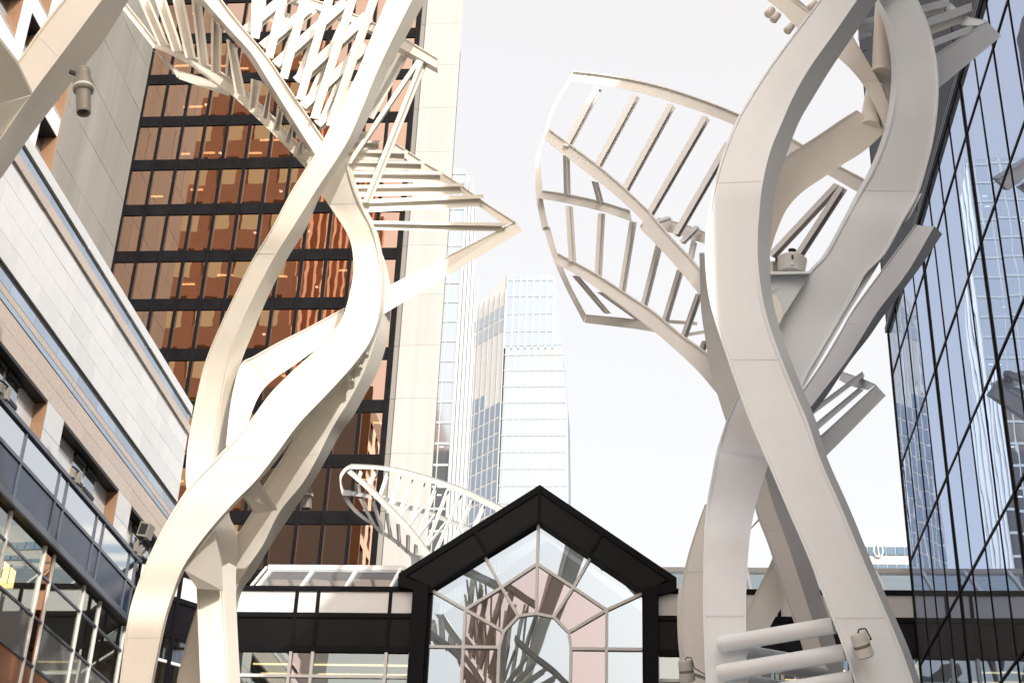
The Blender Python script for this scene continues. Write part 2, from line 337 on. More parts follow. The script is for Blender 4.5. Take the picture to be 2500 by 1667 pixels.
# ================================================================== LEFT STONE BUILDING
XL = -11.35
def left_building():
    b = thing('stone_office_building', 'long low office block of polished pale stone and navy panels on the left', 'building', (XL - 3, 26, 0))
    Y0, Y1 = 14.0, 33.0
    MB().box(-17.8, XL - .45, Y0, 33.0, 13.0, 17.55).build('core_wall', GROUT, b)
    MB().box(-17.8, -16.2, Y0, 33.0, 0, 13.0).build('back_wall', ROOM, b)
    MB().box(-17.9, XL - .02, Y0, 33.2, 17.55, 17.60).build('roof', ROOFM, b)
    seams = [20.85, 25.15, 29.41]
    def tiles(z0, z1, mat, step, off, x, name='stone_tile', g=.007, ya=18.0, th=.05):
        ys = np.arange(ya + off, Y1 + step, step)
        for y in ys:
            e = min(y + step, Y1)
            if e - y < .1 or y >= Y1: continue
            j = .02 if any(abs(y - s) < .09 for s in seams) else g
            piece(name, mat, b, x - th, x + random.uniform(-.002, .002), y + j / 2, e - g / 2, z0 + g / 2, z1 - g / 2, tilt=.0012)
    piece('joint_backing', GROUT, b, XL - .45, XL - .06, Y0, Y1, 13.86, 17.5)
    step = 1.0775
    rows = np.linspace(15.17, 16.98, 5)
    for i in range(4): tiles(rows[i], rows[i + 1], STONEW, step, .05 if i % 2 == 0 else .05 + step / 2, XL)
    tiles(13.86, 14.19, STONET, step, .05, XL); tiles(14.19, 14.51, STONET, step, .05 + step / 2, XL)
    tiles(14.66, 14.80, STONET, step, .05 + step / 3, XL)
    tiles(16.98, 17.20, STONET, 1.6, .2, XL + .05, name='stone_sill')
    for y in np.arange(17.2, Y1, 1.2):
        piece('blue_strip', STRIPG, b, XL - .1, XL - .02, y, min(Y1, y + 1.192), 17.25, 17.50)
        piece('blue_strip', STRIPG, b, XL - .1, XL - .03, y + .4, min(Y1, y + 1.592), 14.84, 15.05)
    for y in np.arange(17.2, Y1, 4.3): piece('blue_strip', STRIPG, b, XL - .06, XL + .004, y, min(Y1, y + 4.29), 14.53, 14.645)
    piece('shadow_joint', BLK, b, XL - .09, XL - .05, Y0, Y1, 17.2, 17.25); piece('shadow_joint', BLK, b, XL - .09, XL - .04, Y0, Y1, 15.06, 15.16); piece('shadow_joint', BLK, b, XL - .09, XL - .04, Y0, Y1, 14.80, 14.835)
    for y0, y1 in ((16.55, 20.84), (20.86, 25.14), (25.16, 29.40), (29.42, 33.0)):
        piece('coping_stone', STONEW, b, XL - .5, XL + .03, y0, y1 - .012, 17.52, 17.76)
    # window storey over the ledge: stone piers and recessed bays with pairs of windows
    for p0, p1 in ((20.45, 21.33), (24.79, 25.67), (29.13, 30.01)):
        for z0, z1 in ((12.98, 13.30), (13.312, 13.86)): piece('stone_pier', STONEW, b, XL - .45, XL, p0, p1, z0, z1, tilt=.001)
        piece('window_reveal', STONEB, b, XL - .44, XL - .001, p0 - .035, p0 - .002, 12.98, 13.858)
    for y0, y1 in ((16.9, 20.41), (21.33, 24.75), (25.67, 29.09), (30.01, 33.0)):
        piece('window_head', BLK, b, XL - .44, XL - .004, y0, y1, 13.80, 13.856)
        fy = y1 - .70
        piece('stone_infill', STONEW, b, XL - .3, XL - .24, fy, y1, 13.0, 13.79, tilt=.001); piece('stone_infill', STONEW, b, XL - .3, XL - .24, y0, fy - 1.55, 13.0, 13.79, tilt=.001)
        f = piece('window_frame', CREAMF, b, XL - .32, XL - .23, fy - 1.53, fy - .02, 13.0, 13.79)
        for k in range(2):
            for z0, z1 in ((13.03, 13.27), (13.33, 13.72)):
                piece('window_pane', MIRROR, f, XL - .235, XL - .222, fy - 1.43 + k * .70, fy - .83 + k * .70, z0, z1, tilt=.006)
                piece('window_hood', BLK, f, XL - .23, XL - .17, fy - 1.43 + k * .70, fy - .83 + k * .70, z1 - .03, z1 + .05)
    piece('ledge', BLUEM, b, XL - .45, XL + .05, Y0, 31.1, 12.90, 12.985)
    # band of grey glass over navy panels
    ms = [18.95, 20.60 - .03, 22.37, 24.16, 25.94, 26.39, 28.17, 28.62, 30.40, 30.85]
    ms = [19.16, 19.61, 21.93 - .02, 22.38, 24.16, 25.94, 26.39, 28.17, 28.62, 30.40, 30.85]
    for a, c in zip(ms[:-1], ms[1:]):
        piece('spandrel_pane', SPAN, b, XL - .06, XL - .005, a + .03, c - .03, 12.35, 12.89, tilt=.002)
        piece('navy_panel', BLUEP, b, XL - .06, XL - .005, a + .03, c - .03, 11.63, 12.28, tilt=.002)
    for a in ms: piece('mullion', BLUEM, b, XL - .06, XL + .02, a - .03, a + .03, 11.5, 12.90)
    for z0, z1 in ((12.28, 12.35), (11.50, 11.63)): piece('rail', BLUEM, b, XL - .06, XL + .024, Y0, 31.1, z0, z1)
    piece('band_backing', GROUT, b, XL - .2, XL - .07, Y0, 31.1, 11.5, 12.9)
    # big windows under the band
    xs = XL - .1
    vs = [22.2, 22.66, 24.40 - .02, 24.86 - .5 + .5, 26.18, 26.65, 28.42, 28.90 + .5, 31.1]
    vs = [20.0, 22.2, 22.66, 24.42, 26.18, 26.65, 28.42, 29.42, 31.1]
    hz = [11.5, 10.9, 10.09, 9.25, 8.4, 7.5, 6.5, 5.5]
    for i, (a, c) in enumerate(zip(vs[:-1], vs[1:])):
        for z1, z0 in zip(hz[:-1], hz[1:]):
            low = z1 < 9.3
            piece('window_pane', BLUEP if False else (TERRA if z1 < 9.3 else BROWNG if c - a < .6 else SAGE if z1 < 10.2 else CLEARW), b, xs - .02, xs - .004, a + .04, c - .04, z0 + .03, z1 - .03, tilt=.004)
    for a in vs: piece('window_post', WHITEM, b, xs - .06, xs + .03, a - .026, a + .026, 5.5, 11.5)
    for z in hz[1:]: piece('transom', BLUEM, b, xs - .05, xs + .02, Y0, 31.1, z - .022, z + .022)
    piece('soffit', BLK, b, xs - .1, XL + .02, Y0, 31.1, 11.46, 11.50)
    piece('ceiling', CEIL, b, -16.2, xs - .15, Y0, 33, 11.3, 11.4); piece('floor_slab', CEIL, b, -16.2, xs - .15, Y0, 33, 7.0, 7.3)
    piece('base_wall', DKPAN, b, xs - .1, xs, Y0, 31.1, 0, 5.5)
    for y in (23.2, 25.6, 27.5, 29.5):
        piece('room_column', CEIL, b, -13.1, -12.85, y, y + .28, 7.3, 11.3)
    for y in (24.6, 26.9, 28.4): MB().lathe((-13.2, y, 11.28), (0, 0, -1), [(0, .14), (.03, .14)], 14).build('downlight', DOTL, b)
    ln = thing('box_lantern', 'glowing square paper lantern hanging inside the lowest left window', 'lantern', (-12.1, 25.7, 10.72))
    MB().box(-12.35, -11.85, 25.4, 26.0, 10.55, 10.88).build('shade', WARML, ln)
    m = MB()
    for x in (-12.35, -12.1, -11.85):
        for y in (25.4, 25.7, 26.0): m.box(x - .008, x + .008, y - .008, y + .008, 10.54, 10.89)
    m.build('shade_frame', BLK, ln); MB().tube([(-12.1, 25.7, 10.88), (-12.1, 25.7, 11.3)], .008, 6).build('cord', BLK, ln)
    # chamfered corner towards the bridge
    pa, pb = np.array([XL, 31.1, 0]), np.array([-9.86, 33.0, 0]); d = (pb - pa) / np.linalg.norm(pb - pa); L = np.linalg.norm(pb - pa); nn = np.array([d[1], -d[0], 0])
    def cham(name, mat, s0, s1, z0, z1, out=0, t=.06):
        P = [pa + d * L * s0 + nn * out, pa + d * L * s1 + nn * out]
        MB().prism([P[0] + (0, 0, z0), P[1] + (0, 0, z0), P[1] + (0, 0, z1), P[0] + (0, 0, z1)], -nn * t).build(name, mat, b)
    for s0, s1 in ((.02, .45), (.49, .97)):
        cham('white_panel', WHITEP, s0, s1, 12.42, 12.94, .0); cham('dark_panel', DKPAN, s0, s1, 11.63, 12.30, .0)
        cham('window_pane', CLEARW, s0, s1, 10.96, 11.48, -.05, .02); cham('window_pane', CLEARW, s0, s1, 9.2, 10.9, -.05, .02)
        cham('transom', WHITEM, s0, s1, 10.90, 10.96, 0)
    for s0, s1 in ((0, .02), (.45, .49), (.97, 1.0)): cham('mullion', DKMET, s0, s1, 9.0, 13.0, .03)
    for z0, z1 in ((12.94, 13.05), (12.30, 12.42), (11.48, 11.63)): cham('rail', DKMET, 0, 1, z0, z1, .026)
    return b
left_building()

# ================================================================== UPPER BUILDING FAR LEFT
def upper_building():
    b = thing('stone_clad_tower', 'taller pale stone block with brown window reveals in the top left corner', 'building', (-20, 30, 0))
    x = -18.0; cols = [(24.2, 26.1), (27.3, 29.2), (30.4, 32.33), (32.95, 33.93), (34.95, 36.2)]
    MB().box(-26, x - .5, 20, 36.25, 0, 46).build('core_wall', GROUT, b)
    p = [(20.0, 24.2), (26.1, 27.3), (29.2, 30.4), (32.33, 32.95), (33.93, 34.95)]
    sills = [29.25 + 2.15 * k for k in range(-5, 7)]
    for a, c in p:
        for s in sills: piece('stone_panel', STONEW, b, x - .5, x, a, c - .012, s - .69, s + 1.448, tilt=.001)
    for a, c in cols:
        for s in sills:
            piece('stone_panel', STONEW, b, x - .5, x - .003, a, c - .012, s - .69, s - .05, tilt=.001)
            piece('window_sill', STONET, b, x - .5, x + .01, a, c - .012, s - .05, s)
            w = piece('window', MIRROR, b, x - .49, x - .40, a, c - .05, s, s + 1.46, tilt=.003)
            piece('window_reveal', STONEB, w, x - .40, x - .004, c - .05, c - .012, s, s + 1.46)
            piece('window_head', BLK, w, x - .40, x - .006, a, c - .05, s + 1.42, s + 1.46)
    piece('corner_fin', STONEB, b, x - .6, x - .002, 36.2, 36.28, 0, 46)
upper_building()

# ================================================================== BRIDGE BUILDING WITH GABLED WINDOW
def bridge():
    b = thing('black_bridge_building', 'low black framed glass link building closing the street with a gabled window', 'building', (-2, 34, 0))
    Yf = 33.0
    def bay(x0, x1, glass_low=CLEARW):
        piece('white_panel', WHITEP, b, x0 + .04, x1 - .04, Yf - .01, Yf + .05, 12.42, 12.94, tilt=.001)
        piece('dark_panel', DKPAN, b, x0 + .04, x1 - .04, Yf - .01, Yf + .05, 11.63, 12.30, tilt=.002)
        for z0, z1 in ((10.97, 11.48), (9.6, 10.90), (7.2, 9.54)):
            piece('window_pane', glass_low, b, x0 + .04, x1 - .04, Yf + .02, Yf + .035, z0, z1, tilt=.004)
        for z in (10.935, 9.57): piece('transom', WHITEM, b, x0 + .03, x1 - .03, Yf - .03, Yf + .06, z - .035, z + .035)
    left = [-9.84, -8.14, -7.63, -5.93, -5.38]; right = [.22, .75, 2.46, 2.97, 4.70, 5.22, 6.0]
    for L in (left, right):
        for i, (a, c) in enumerate(zip(L[:-1], L[1:])): bay(a, c, (CLEARW if c - a > .8 else (ROSE if L is left and i == 1 else CLEARW)))
        for k, a in enumerate(L):
            piece('mullion', DKMET, b, a - .04, a + .04, Yf - .04, Yf + .06, 11.5, 12.95)
            piece('window_post', WHITEM, b, a - .035, a + .035, Yf - .05, Yf + .06, 7.2, 11.49)
        for z0, z1 in ((12.94, 13.06), (12.30, 12.42), (11.49, 11.63)):
            piece('rail', DKMET, b, L[0], L[-1], Yf - .045, Yf + .1, z0, z1)
        piece('band_backing', BLK, b, L[0], L[-1], Yf + .06, Yf + .12, 11.5, 12.95)
    piece('pilaster', DKMET, b, -5.36, -5.02, Yf - .35, Yf + .2, 7.2, 13.02); piece('pilaster', DKMET, b, -.06, .24, Yf - .35, Yf + .2, 7.2, 13.0)
    piece('jamb', DKMET, b, -5.02, -4.95, Yf - .1, Yf + .2, 7.2, 13.0); piece('jamb', DKMET, b, -.115, -.06, Yf - .1, Yf + .2, 7.2, 12.95)
    # interior
    piece('interior_wall', ROOM, b, -9.9, 6, 37.0, 37.1, 0, 12.9); piece('interior_ceiling', CEIL, b, -9.9, -5.05, Yf + .2, 36.9, 11.55, 11.6); piece('interior_ceiling', CEIL, b, .1, 6, Yf + .2, 36.9, 11.55, 11.6)
    piece('underside', DKPAN, b, -9.9, 6, Yf, 37.1, 7.0, 7.2); piece('interior_floor', CEIL, b, -9.9, 6, Yf + .1, 37, 7.2, 7.3)
    for k, (x0, x1) in enumerate(((-9.3, -8.3), (-7.9, -5.6), (1.0, 2.2), (3.2, 4.5))):
        for y in (34.1, 34.9): piece('strip_light', TUBEL, b, x0, x1, y, y + .05, 11.515, 11.545)
    # gable frame, a little proud of the wall
    Yg = 32.82
    def g(x, y, Y=Yg): return atY(*zK(x, y), Y)
    ap, eL, eR, ia, iL, iR = g(1107, 70), g(40, 740), g(2140, 770), g(1100, 352), g(290, 852), g(1890, 886)
    rim = .085
    def lerp(p, q, t): return p + (q - p) * t
    back = np.array([0, .7, 0])
    # coping (outer rim) left and right
    ap2, eL2, eR2 = lerp(ap, ia, .20), lerp(eL, iL, .20), lerp(eR, iR, .20)
    ia2, iL2, iR2 = lerp(ia, ap, .06), lerp(iL, eL, .06), lerp(iR, eR, .06)
    MB().prism([ap, ap2, eL2, eL], back).build('gable_coping', DKMET, b); MB().prism([ap, eR, eR2, ap2], back).build('gable_coping', DKMET, b)
    in_ = np.array([0, .04, 0])
    for (o0, o1, q0, q1) in ((ap2, eL2, ia2, iL2), (ap2, eR2, ia2, iR2)):
        for t0, t1 in ((.012, .475), (.495, .985)):
            MB().prism([lerp(o0, o1, t0) + in_, lerp(q0, q1, t0) + in_, lerp(q0, q1, t1) + in_, lerp(o0, o1, t1) + in_], (0, .05, 0)).build('gable_panel', DKPAN, b)
        MB().prism([lerp(o0, o1, .475), lerp(q0, q1, .475), lerp(q0, q1, .495), lerp(o0, o1, .495)], (0, .1, 0)).build('gable_joint', DKMET, b)
    MB().prism([ap2 + (-.03, 0, 0), ia2 + (-.03, 0, 0), ia2 + (.03, 0, 0), ap2 + (.03, 0, 0)], (0, .1, 0)).build('gable_joint', DKMET, b)
    MB().prism([ia2, ia, iL, iL2], back).build('gable_trim', DKMET, b); MB().prism([ia2, iR2, iR, ia], back).build('gable_trim', DKMET, b)
    MB().prism([eL, eL2, iL2, iL, iL + (0, 0, -.12), eL + (0, 0, -.30)], back).build('eave_box', DKMET, b)
    MB().prism([eR, eR2, iR2, iR, iR + (0, 0, -.12), eR + (0, 0, -.30)], back).build('eave_box', DKMET, b)
    bk = np.array([0, 2.6, 0]); up = np.array([0, 0, -.06])
    MB().prism([ap + up + (0, .7, 0), eL + up + (0, .7, 0), eL + up + bk, ap + up + bk], (0, 0, -.08)).build('gable_roof', ROOFM, b)
    MB().prism([ap + up + (0, .7, 0), ap + up + bk, eR + up + bk, eR + up + (0, .7, 0)], (0, 0, -.08)).build('gable_roof', ROOFM, b)
    MB().box(-5.2, .2, 35.25, 35.3, 7.3, 13.0).prism([(-5.2, 35.25, 13.0), (.2, 35.25, 13.0), (-2.5, 35.25, 15.1)], (0, .05, 0)).build('gable_back_wall', ROOM, b)
    # lattice of the gabled window
    def n(x, z): return np.array([x, Yf, z])
    zb = 7.6
    N = dict(a0=n(-2.54, 14.68), oL=n(-4.97, 12.97), oLm=n(-3.77, 13.80), oLb=n(-4.97, 11.64), oLz=n(-4.97, zb), oR=n(-.10, 12.94), oRm=n(-1.30, 13.80), oRb=n(-.10, 11.63), oRz=n(-.10, zb),
             m0=n(-2.54, 13.64), mLm=n(-3.35, 13.06), mL=n(-4.17, 12.52), mLb=n(-4.17, 11.64), mLz=n(-4.17, zb), mRm=n(-1.69, 13.07), mR=n(-.92, 12.54), mRb=n(-.92, 11.63), mRz=n(-.92, zb),
             i0=n(-2.53, 12.44), iL1=n(-2.94, 12.38), iL2=n(-3.26, 12.01), iLb=n(-3.35, 11.64), iLz=n(-3.36, zb), iR1=n(-2.12, 12.36), iR2=n(-1.78, 12.01), iRb=n(-1.72, 11.63), iRz=n(-1.72, zb))
    def pane(keys, mat):
        P = [N[k] for k in keys]; c = sum(P) / len(P)
        tx, tz = random.uniform(-.006, .006), random.uniform(-.006, .006)
        Q = [c + (p - c) * .985 + np.array([0, (p - c)[0] * tx + (p - c)[2] * tz, 0]) for p in P]
        MB().prism(Q, (0, .012, 0)).build('window_pane', mat, b)
    for ks in ('oLb oL mL mLb', 'oL oLm mLm mL', 'oLm a0 m0 mLm', 'a0 oRm mRm m0', 'oRm oR mR mRm', 'oR oRb mRb mR', 'oLz oLb mLb mLz', 'oRb oRz mRz mRb', 'iLb iL2 iL1 i0 iR1 iR2 iRb iRz iLz'): pane(ks.split(), MIRROR)
    for ks in ('mLb mL iL2 iLb', 'mL mLm iL1 iL2', 'mLm m0 i0 iL1', 'm0 mRm iR1 i0', 'mRm mR iR2 iR1', 'mR mRb iRb iR2', 'mLz mLb iLb iLz', 'mRb mRz iRz iRb'): pane(ks.split(), ROSE)
    for ks in ('oLb mLb', 'mLb iLb', 'oL mL', 'mL iL2', 'oLm mLm', 'mLm iL1', 'a0 m0', 'm0 i0', 'oRm mRm', 'mRm iR1', 'oR mR', 'mR iR2', 'oRb mRb', 'mRb iRb',
               'mLz mLb', 'mLb mL', 'mL mLm', 'mLm m0', 'm0 mRm', 'mRm mR', 'mR mRb', 'mRb mRz', 'iLz iLb', 'iLb iL2', 'iL2 iL1', 'iL1 i0', 'i0 iR1', 'iR1 iR2', 'iR2 iRb', 'iRb iRz'):
        p, q = (N[k] for k in ks.split()); dd = (q - p) / np.linalg.norm(q - p)
        MB().bar(p - dd * .02, q + dd * .02, .068 + random.uniform(-.001, .001), .12 + random.uniform(-.004, .004)).build('lattice_bar', WHITEM, b)
    # sloping rooflight behind the parapet
    def roofl(xs, name='rooflight_pane'):
        for a, c in zip(xs[:-1], xs[1:]):
            MB().prism([(a + .03, 33.25, 13.10), (c - .03, 33.25, 13.10), (c - .03, 34.45, 14.02), (a + .03, 34.45, 14.02)], (0, .012, -.014)).build(name, SKYL, b)
        for a in xs: MB().bar((a, 33.22, 13.10), (a, 34.46, 14.05), .07, .06, (0, -.6, .8)).build('glazing_bar', WHITEM, b)
        piece('ridge_rail', WHITEM, b, xs[0] - .1, xs[-1] + .1, 34.42, 34.62, 13.99, 14.11)
        piece('gutter', DKMET, b, xs[0] - .3, xs[-1] + .1, 33.1, 33.24, 13.02, 13.075)
        MB().prism([(xs[0], 34.6, 14.0), (xs[-1], 34.6, 14.0), (xs[-1], 36.9, 13.2), (xs[0], 36.9, 13.2)], (0, 0, -.05)).build('roof', SKYL, b)
        for k in range(2): MB().bar((xs[0], 33.7 + k * .5, 13.36 + k * .38), (xs[-1], 33.7 + k * .5, 13.36 + k * .38), .04, .05, (0, -.6, .8)).build('purlin', WHITEM, b)
        piece('plant_room', WHITEP, b, xs[0], xs[-1], 36.2, 36.3, 12.9, 13.6)
    roofl([-9.20, -8.14, -7.07, -6.0]); roofl([.35, 1.36, 2.38, 3.39, 4.40, 5.41, 6.42])
    MB().bar((-9.35, 33.22, 13.10), (-9.35, 34.46, 14.05), .05, .06, (0, -.6, .8)).build('glazing_bar', WHITEM, b)
bridge()

# ================================================================== BRONZE GLASS TOWER
def bronze_tower():
    Y = 62.0; x0, x1 = -26.5, -12.05; n = 12; st = (x1 - x0) / n
    b = thing('bronze_glass_tower', 'tall bronze mirror glass office tower with black grid and concrete ends behind the left sculpture', 'building', (-19, 66, 0))
    bands = [51.42 - 2.785 * k for k in range(-3, 11)]          # centre heights of the black floor bands
    for zc in bands: piece('floor_band', DKMET, b, x0, x1, Y - .06, Y + .3, zc - .32, zc + .32)
    for i in range(n + 1):
        xm = x0 + i * st; w = .085 if 0 < i < n else .13
        piece('mullion', DKMET, b, xm - w, xm + w, Y - .12, Y + .1, 18, 62)
    for zc0, zc1 in zip(bands[1:], bands[:-1]):
        for i in range(n):
            piece('window_pane', BRONZE, b, x0 + i * st + .085, x0 + (i + 1) * st - .085, Y, Y + .02, zc0 + .32, zc1 - .32, tilt=.0005)
        piece('office_ceiling', ROOM, b, x0, x1, Y + .32, Y + 3.9, zc1 - .30, zc1 - .25)
        for i in range(n):
            if random.random() < .36:
                yy = Y + random.uniform(.8, 2.6); xa = x0 + i * st + random.uniform(.1, .5)
                if random.random() < .72: piece('strip_light', TUBEB, b, xa, xa + random.uniform(.6, 1.1), yy, yy + .10, zc1 - .36, zc1 - .31)
                else: MB().lathe((xa, yy, zc1 - .31), (0, 0, -1), [(0, .09), (.03, .09)], 10).build('downlight', DOTB, b)
    piece('office_back_wall', ROOM, b, x0, x1, Y + 4, Y + 4.2, 18, 62)
    # board marked concrete return wall on the left, in panels
    piece('wall_backing', GROUT, b, x0 - 3, x0 - .16, 53.5, 72, 0, 66)
    zs = [46.31 + 2.805 * k for k in range(-12, 7)]
    ys = [53.42 + 2.43 * k for k in range(5)]; ys[-1] = Y - .02
    for j, z0 in enumerate(zs):
        yy = [53.42] + [v for v in np.arange(53.42 + (1.0 if j % 2 else 2.2), Y - .6, 2.42)] + [Y - .02]
        for a, c in zip(yy[:-1], yy[1:]): piece('concrete_panel', CONC, b, x0 - .2, x0 + random.uniform(-.004, .004), a + .012, c - .012, z0 + .012, z0 + 2.793, tilt=.0006)
    piece('core', BLK, b, x0, x1 - .1, Y + 4.3, 78, 0, 66); piece('podium', CONC, b, x0, x1, Y + .1, Y + 4, 0, 18)
    # pale concrete slab on the right
    piece('wall_backing', GROUT, b, x1 + .05, -9.75, Y + .05, Y + .35, 0, 66)
    for z0 in zs:
        piece('concrete_panel', CONC, b, x1 + .14, x1 + .42, Y - .02, Y + .1, z0 + .01, z0 + 2.795)
        piece('concrete_panel', CONCW, b, x1 + .42, -9.70, Y - .10, Y + .1, z0 + .006, z0 + 2.799)
bronze_tower()

# ================================================================== RIGHT GLASS BUILDING
XR = 5.96
def right_building():
    b = thing('blue_glass_building', 'leaning view up a blue mirror glass curtain wall building on the right edge', 'building', (12, 22, 0))
    ys = [32.87 - 1.222 * k for k in range(23)]; zs = [1.6, 4.0, 6.45, 8.88, 11.3, 13.7, 16.08, 18.45, 19.70]
    for i, y in enumerate(ys):
        t = .034 if i % 4 == 0 else .014
        piece('mullion', DKMET, b, XR - .014 - (.014 if i % 4 == 0 else 0), XR + .05, y - t, y + (t if i else .02), 0, 31)
    for z in zs: piece('transom', DKMET, b, XR - .016, XR + .04, ys[-1], ys[0], z - .026, z + .026)
    for y1, y0 in zip(ys[:-1], ys[1:]):
        for z0, z1 in zip(zs[:-1], zs[1:]): piece('glass_pane', BLUEG, b, XR, XR + .02, y0 + .045, y1 - .045, z0 + .045, z1 - .045, tilt=.0022)
    m = MB(); z = 19.80
    while z < 30.9: m.box(XR - .02, XR + .06, ys[-1], ys[0], z, z + .03); z += .085
    m.build('louvre_slats', BLUEM, b, kind='stuff')
    piece('louvre_backing', BLK, b, XR + .062, XR + .2, ys[-1], ys[0], 19.75, 30.95)
    for k in range(2): piece('louvre_sill', BLUEM, b, XR - .08, XR - .02, ys[-1], ys[0], 19.63 + k * .09, 19.67 + k * .09)
    piece('end_wall', BLUEG, b, XR + .02, 30, ys[0] + .02, ys[0] + .1, 0, 31)
    piece('side_wall', BLUEG, b, XR + .05, 30, ys[-1] - .1, ys[-1], 0, 31); piece('core', BLK, b, XR + .4, 29.8, ys[-1], ys[0] - .1, 0, 30.9); piece('roof', ROOFM, b, XR, 30, ys[-1], ys[0], 31, 31.2)
right_building()

# ================================================================== FAR TOWERS
def far_towers():
    b = thing('pale_blue_tower', 'slender hazy pale blue glass tower rising beside the concrete slab', 'building', (-27, 120, 0))
    Y = 110.0; xs = np.arange(-41.0, -15.9, 1.05)
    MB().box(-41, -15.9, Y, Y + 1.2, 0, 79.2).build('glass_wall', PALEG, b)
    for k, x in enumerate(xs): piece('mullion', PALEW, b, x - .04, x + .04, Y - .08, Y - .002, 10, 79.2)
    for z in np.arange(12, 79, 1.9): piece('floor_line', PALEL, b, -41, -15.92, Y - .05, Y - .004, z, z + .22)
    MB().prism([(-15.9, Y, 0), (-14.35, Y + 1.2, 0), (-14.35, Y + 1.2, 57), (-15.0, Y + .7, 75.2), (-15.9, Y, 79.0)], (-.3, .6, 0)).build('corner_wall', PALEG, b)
    for k in range(6):
        t = k / 5; x = -15.85 + 1.45 * t; y = Y - .06 + 1.15 * t; piece('corner_fin', PALEW, b, x - .03, x + .03, y, y + .15, 10, 78.5 - 18 * max(0, t - .45))
    for k in range(26):
        x = random.uniform(-22, -16.2); z = random.uniform(40, 76); piece('lit_window', COOLL, b, x, x + .35, Y - .012, Y - .008, z, z + .12)

    b = thing('crowned_glass_tower', 'broad hazy glass tower with vertically ribbed crown above the gable', 'building', (-13, 170, 0))
    Y = 160.0
    P = lambda x, y, Y: atY(*zP(x, y), Y)
    q = lambda x, z, y=Y: np.array([x, y, z])
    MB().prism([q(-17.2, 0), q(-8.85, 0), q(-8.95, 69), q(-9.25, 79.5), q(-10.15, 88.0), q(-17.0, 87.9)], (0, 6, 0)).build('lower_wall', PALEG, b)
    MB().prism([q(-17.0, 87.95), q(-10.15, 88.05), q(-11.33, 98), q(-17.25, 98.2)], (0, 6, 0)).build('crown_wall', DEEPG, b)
    for k in range(8):
        x = -17.1 + k * .83; zt = 98.1 if x < -11.4 else 98 - (x + 11.33) * 8.4
        piece('crown_rib', PALEW, b, x - .09, x + .09, Y - .15, Y - .003, 87.6, zt)
    for z in (89.9, 92.4, 94.9, 97.2): piece('crown_floor', PALEW, b, -17.1, -11.4, Y - .06, Y - .004, z, z + .14)
    for z in np.arange(20, 87, 2.15): piece('floor_line', PALEL, b, -17.1, -9.4 if z > 70 else -8.95, Y - .06, Y - .004, z, z + .16)
    for x in np.arange(-16.6, -9.3, .83): piece('mullion', PALEW, b, x - .035, x + .035, Y - .07, Y - .003, 20, 87.5)
    # angled facet on the left, dark windows kept to its lower part to build in a reflection's dark area
    A0, A1 = np.array([-21.6, Y + 4.5, 0]), np.array([-17.26, Y, 0]); d = A1 - A0
    MB().prism([A0, A1, A1 + (0, 0, 98.2), A0 + d * .06 + (0, 0, 95.5)], (0, 5, 0)).build('facet_wall', WHITEP, b)
    nn = np.array([d[1], -d[0], 0]); nn /= np.linalg.norm(nn)
    if nn[1] > 0: nn = -nn
    for k in range(7):
        c = A0 + d * (k + .0) / 6.0; MB().prism([c + nn * .02 + (0, 0, 20), c + d * .022 + nn * .02 + (0, 0, 20), c + d * .022 + nn * .02 + (0, 0, 96), c + nn * .02 + (0, 0, 96)], nn * .14).build('facet_mullion', PALEW, b)
    for j, z in enumerate(np.arange(52, 83, 2.05)):
        for k in range(6):
            if z > 80.0 and k > 2: continue
            if z > 82 : continue
            c0, c1 = A0 + d * (k + .16) / 6.0 + nn * .03, A0 + d * (k + .92) / 6.0 + nn * .03
            MB().prism([c0 + (0, 0, z), c1 + (0, 0, z), c1 + (0, 0, z + 1.75), c0 + (0, 0, z + 1.75)], nn * .02).build('window', DEEPG, b)
    for z in np.arange(84, 96, 2.05):
        for k in range(6):
            c0, c1 = A0 + d * (k + .16) / 6.0 + nn * .03, A0 + d * (k + .92) / 6.0 + nn * .03
            if z < 89.5 or z > 94: continue
            MB().prism([c0 + (0, 0, z), c1 + (0, 0, z), c1 + (0, 0, z + 1.6), c0 + (0, 0, z + 1.6)], nn * .02).build('window', SPAN, b)

    b = thing('white_office_block', 'white office block with two rows of blue windows low beside the blue glass building', 'building', (17, 95, 0))
    MB().box(8.5, 26, 90, 110, 0, 36.87).build('wall', PALEW, b)
    for z0, z1 in ((35.17, 35.70), (34.2, 34.55), (33.0, 33.5)):
        for k in range(30):
            x = 8.7 + k * .57; piece('window', FARW, b, x, x + .5, 89.95, 89.99, z0, z1, tilt=.01)
    sg = np.array([14.42, 89.9, 35.43])
    m = MB(); R = .40
    for k in range(20):
        t0, t1 = 2 * math.pi * k / 20, 2 * math.pi * (k + 1) / 20
        m.bar(sg + (R * .7 * math.cos(t0), 0, R * math.sin(t0)), sg + (R * .7 * math.cos(t1), 0, R * math.sin(t1)), .06, .05)
    m.bar(sg + (0, 0, -R), sg + (0, 0, R), .07, .05); m.build('roundel', WHITEP, b)
    # brick tower across the street behind the camera, seen only as a reflection in the bronze glass
    Yb = -14.0; xe = atY(735, 600, 138.0)[0]
    b = thing('red_brick_tower', 'red brick tower with pale window bays mirrored in the bronze glass', 'building', (xe - 14, Yb - 20, 0))
    MB().box(xe - 30, xe - .5, Yb - 45, Yb - .5, 0, 118).build('wall', BRICK, b)
    for k in range(9):
        x = xe - .9 - k * 3.55; piece('brick_pier', BRICK, b, x - .6, x + .6, Yb - .5, Yb, 0, 118)
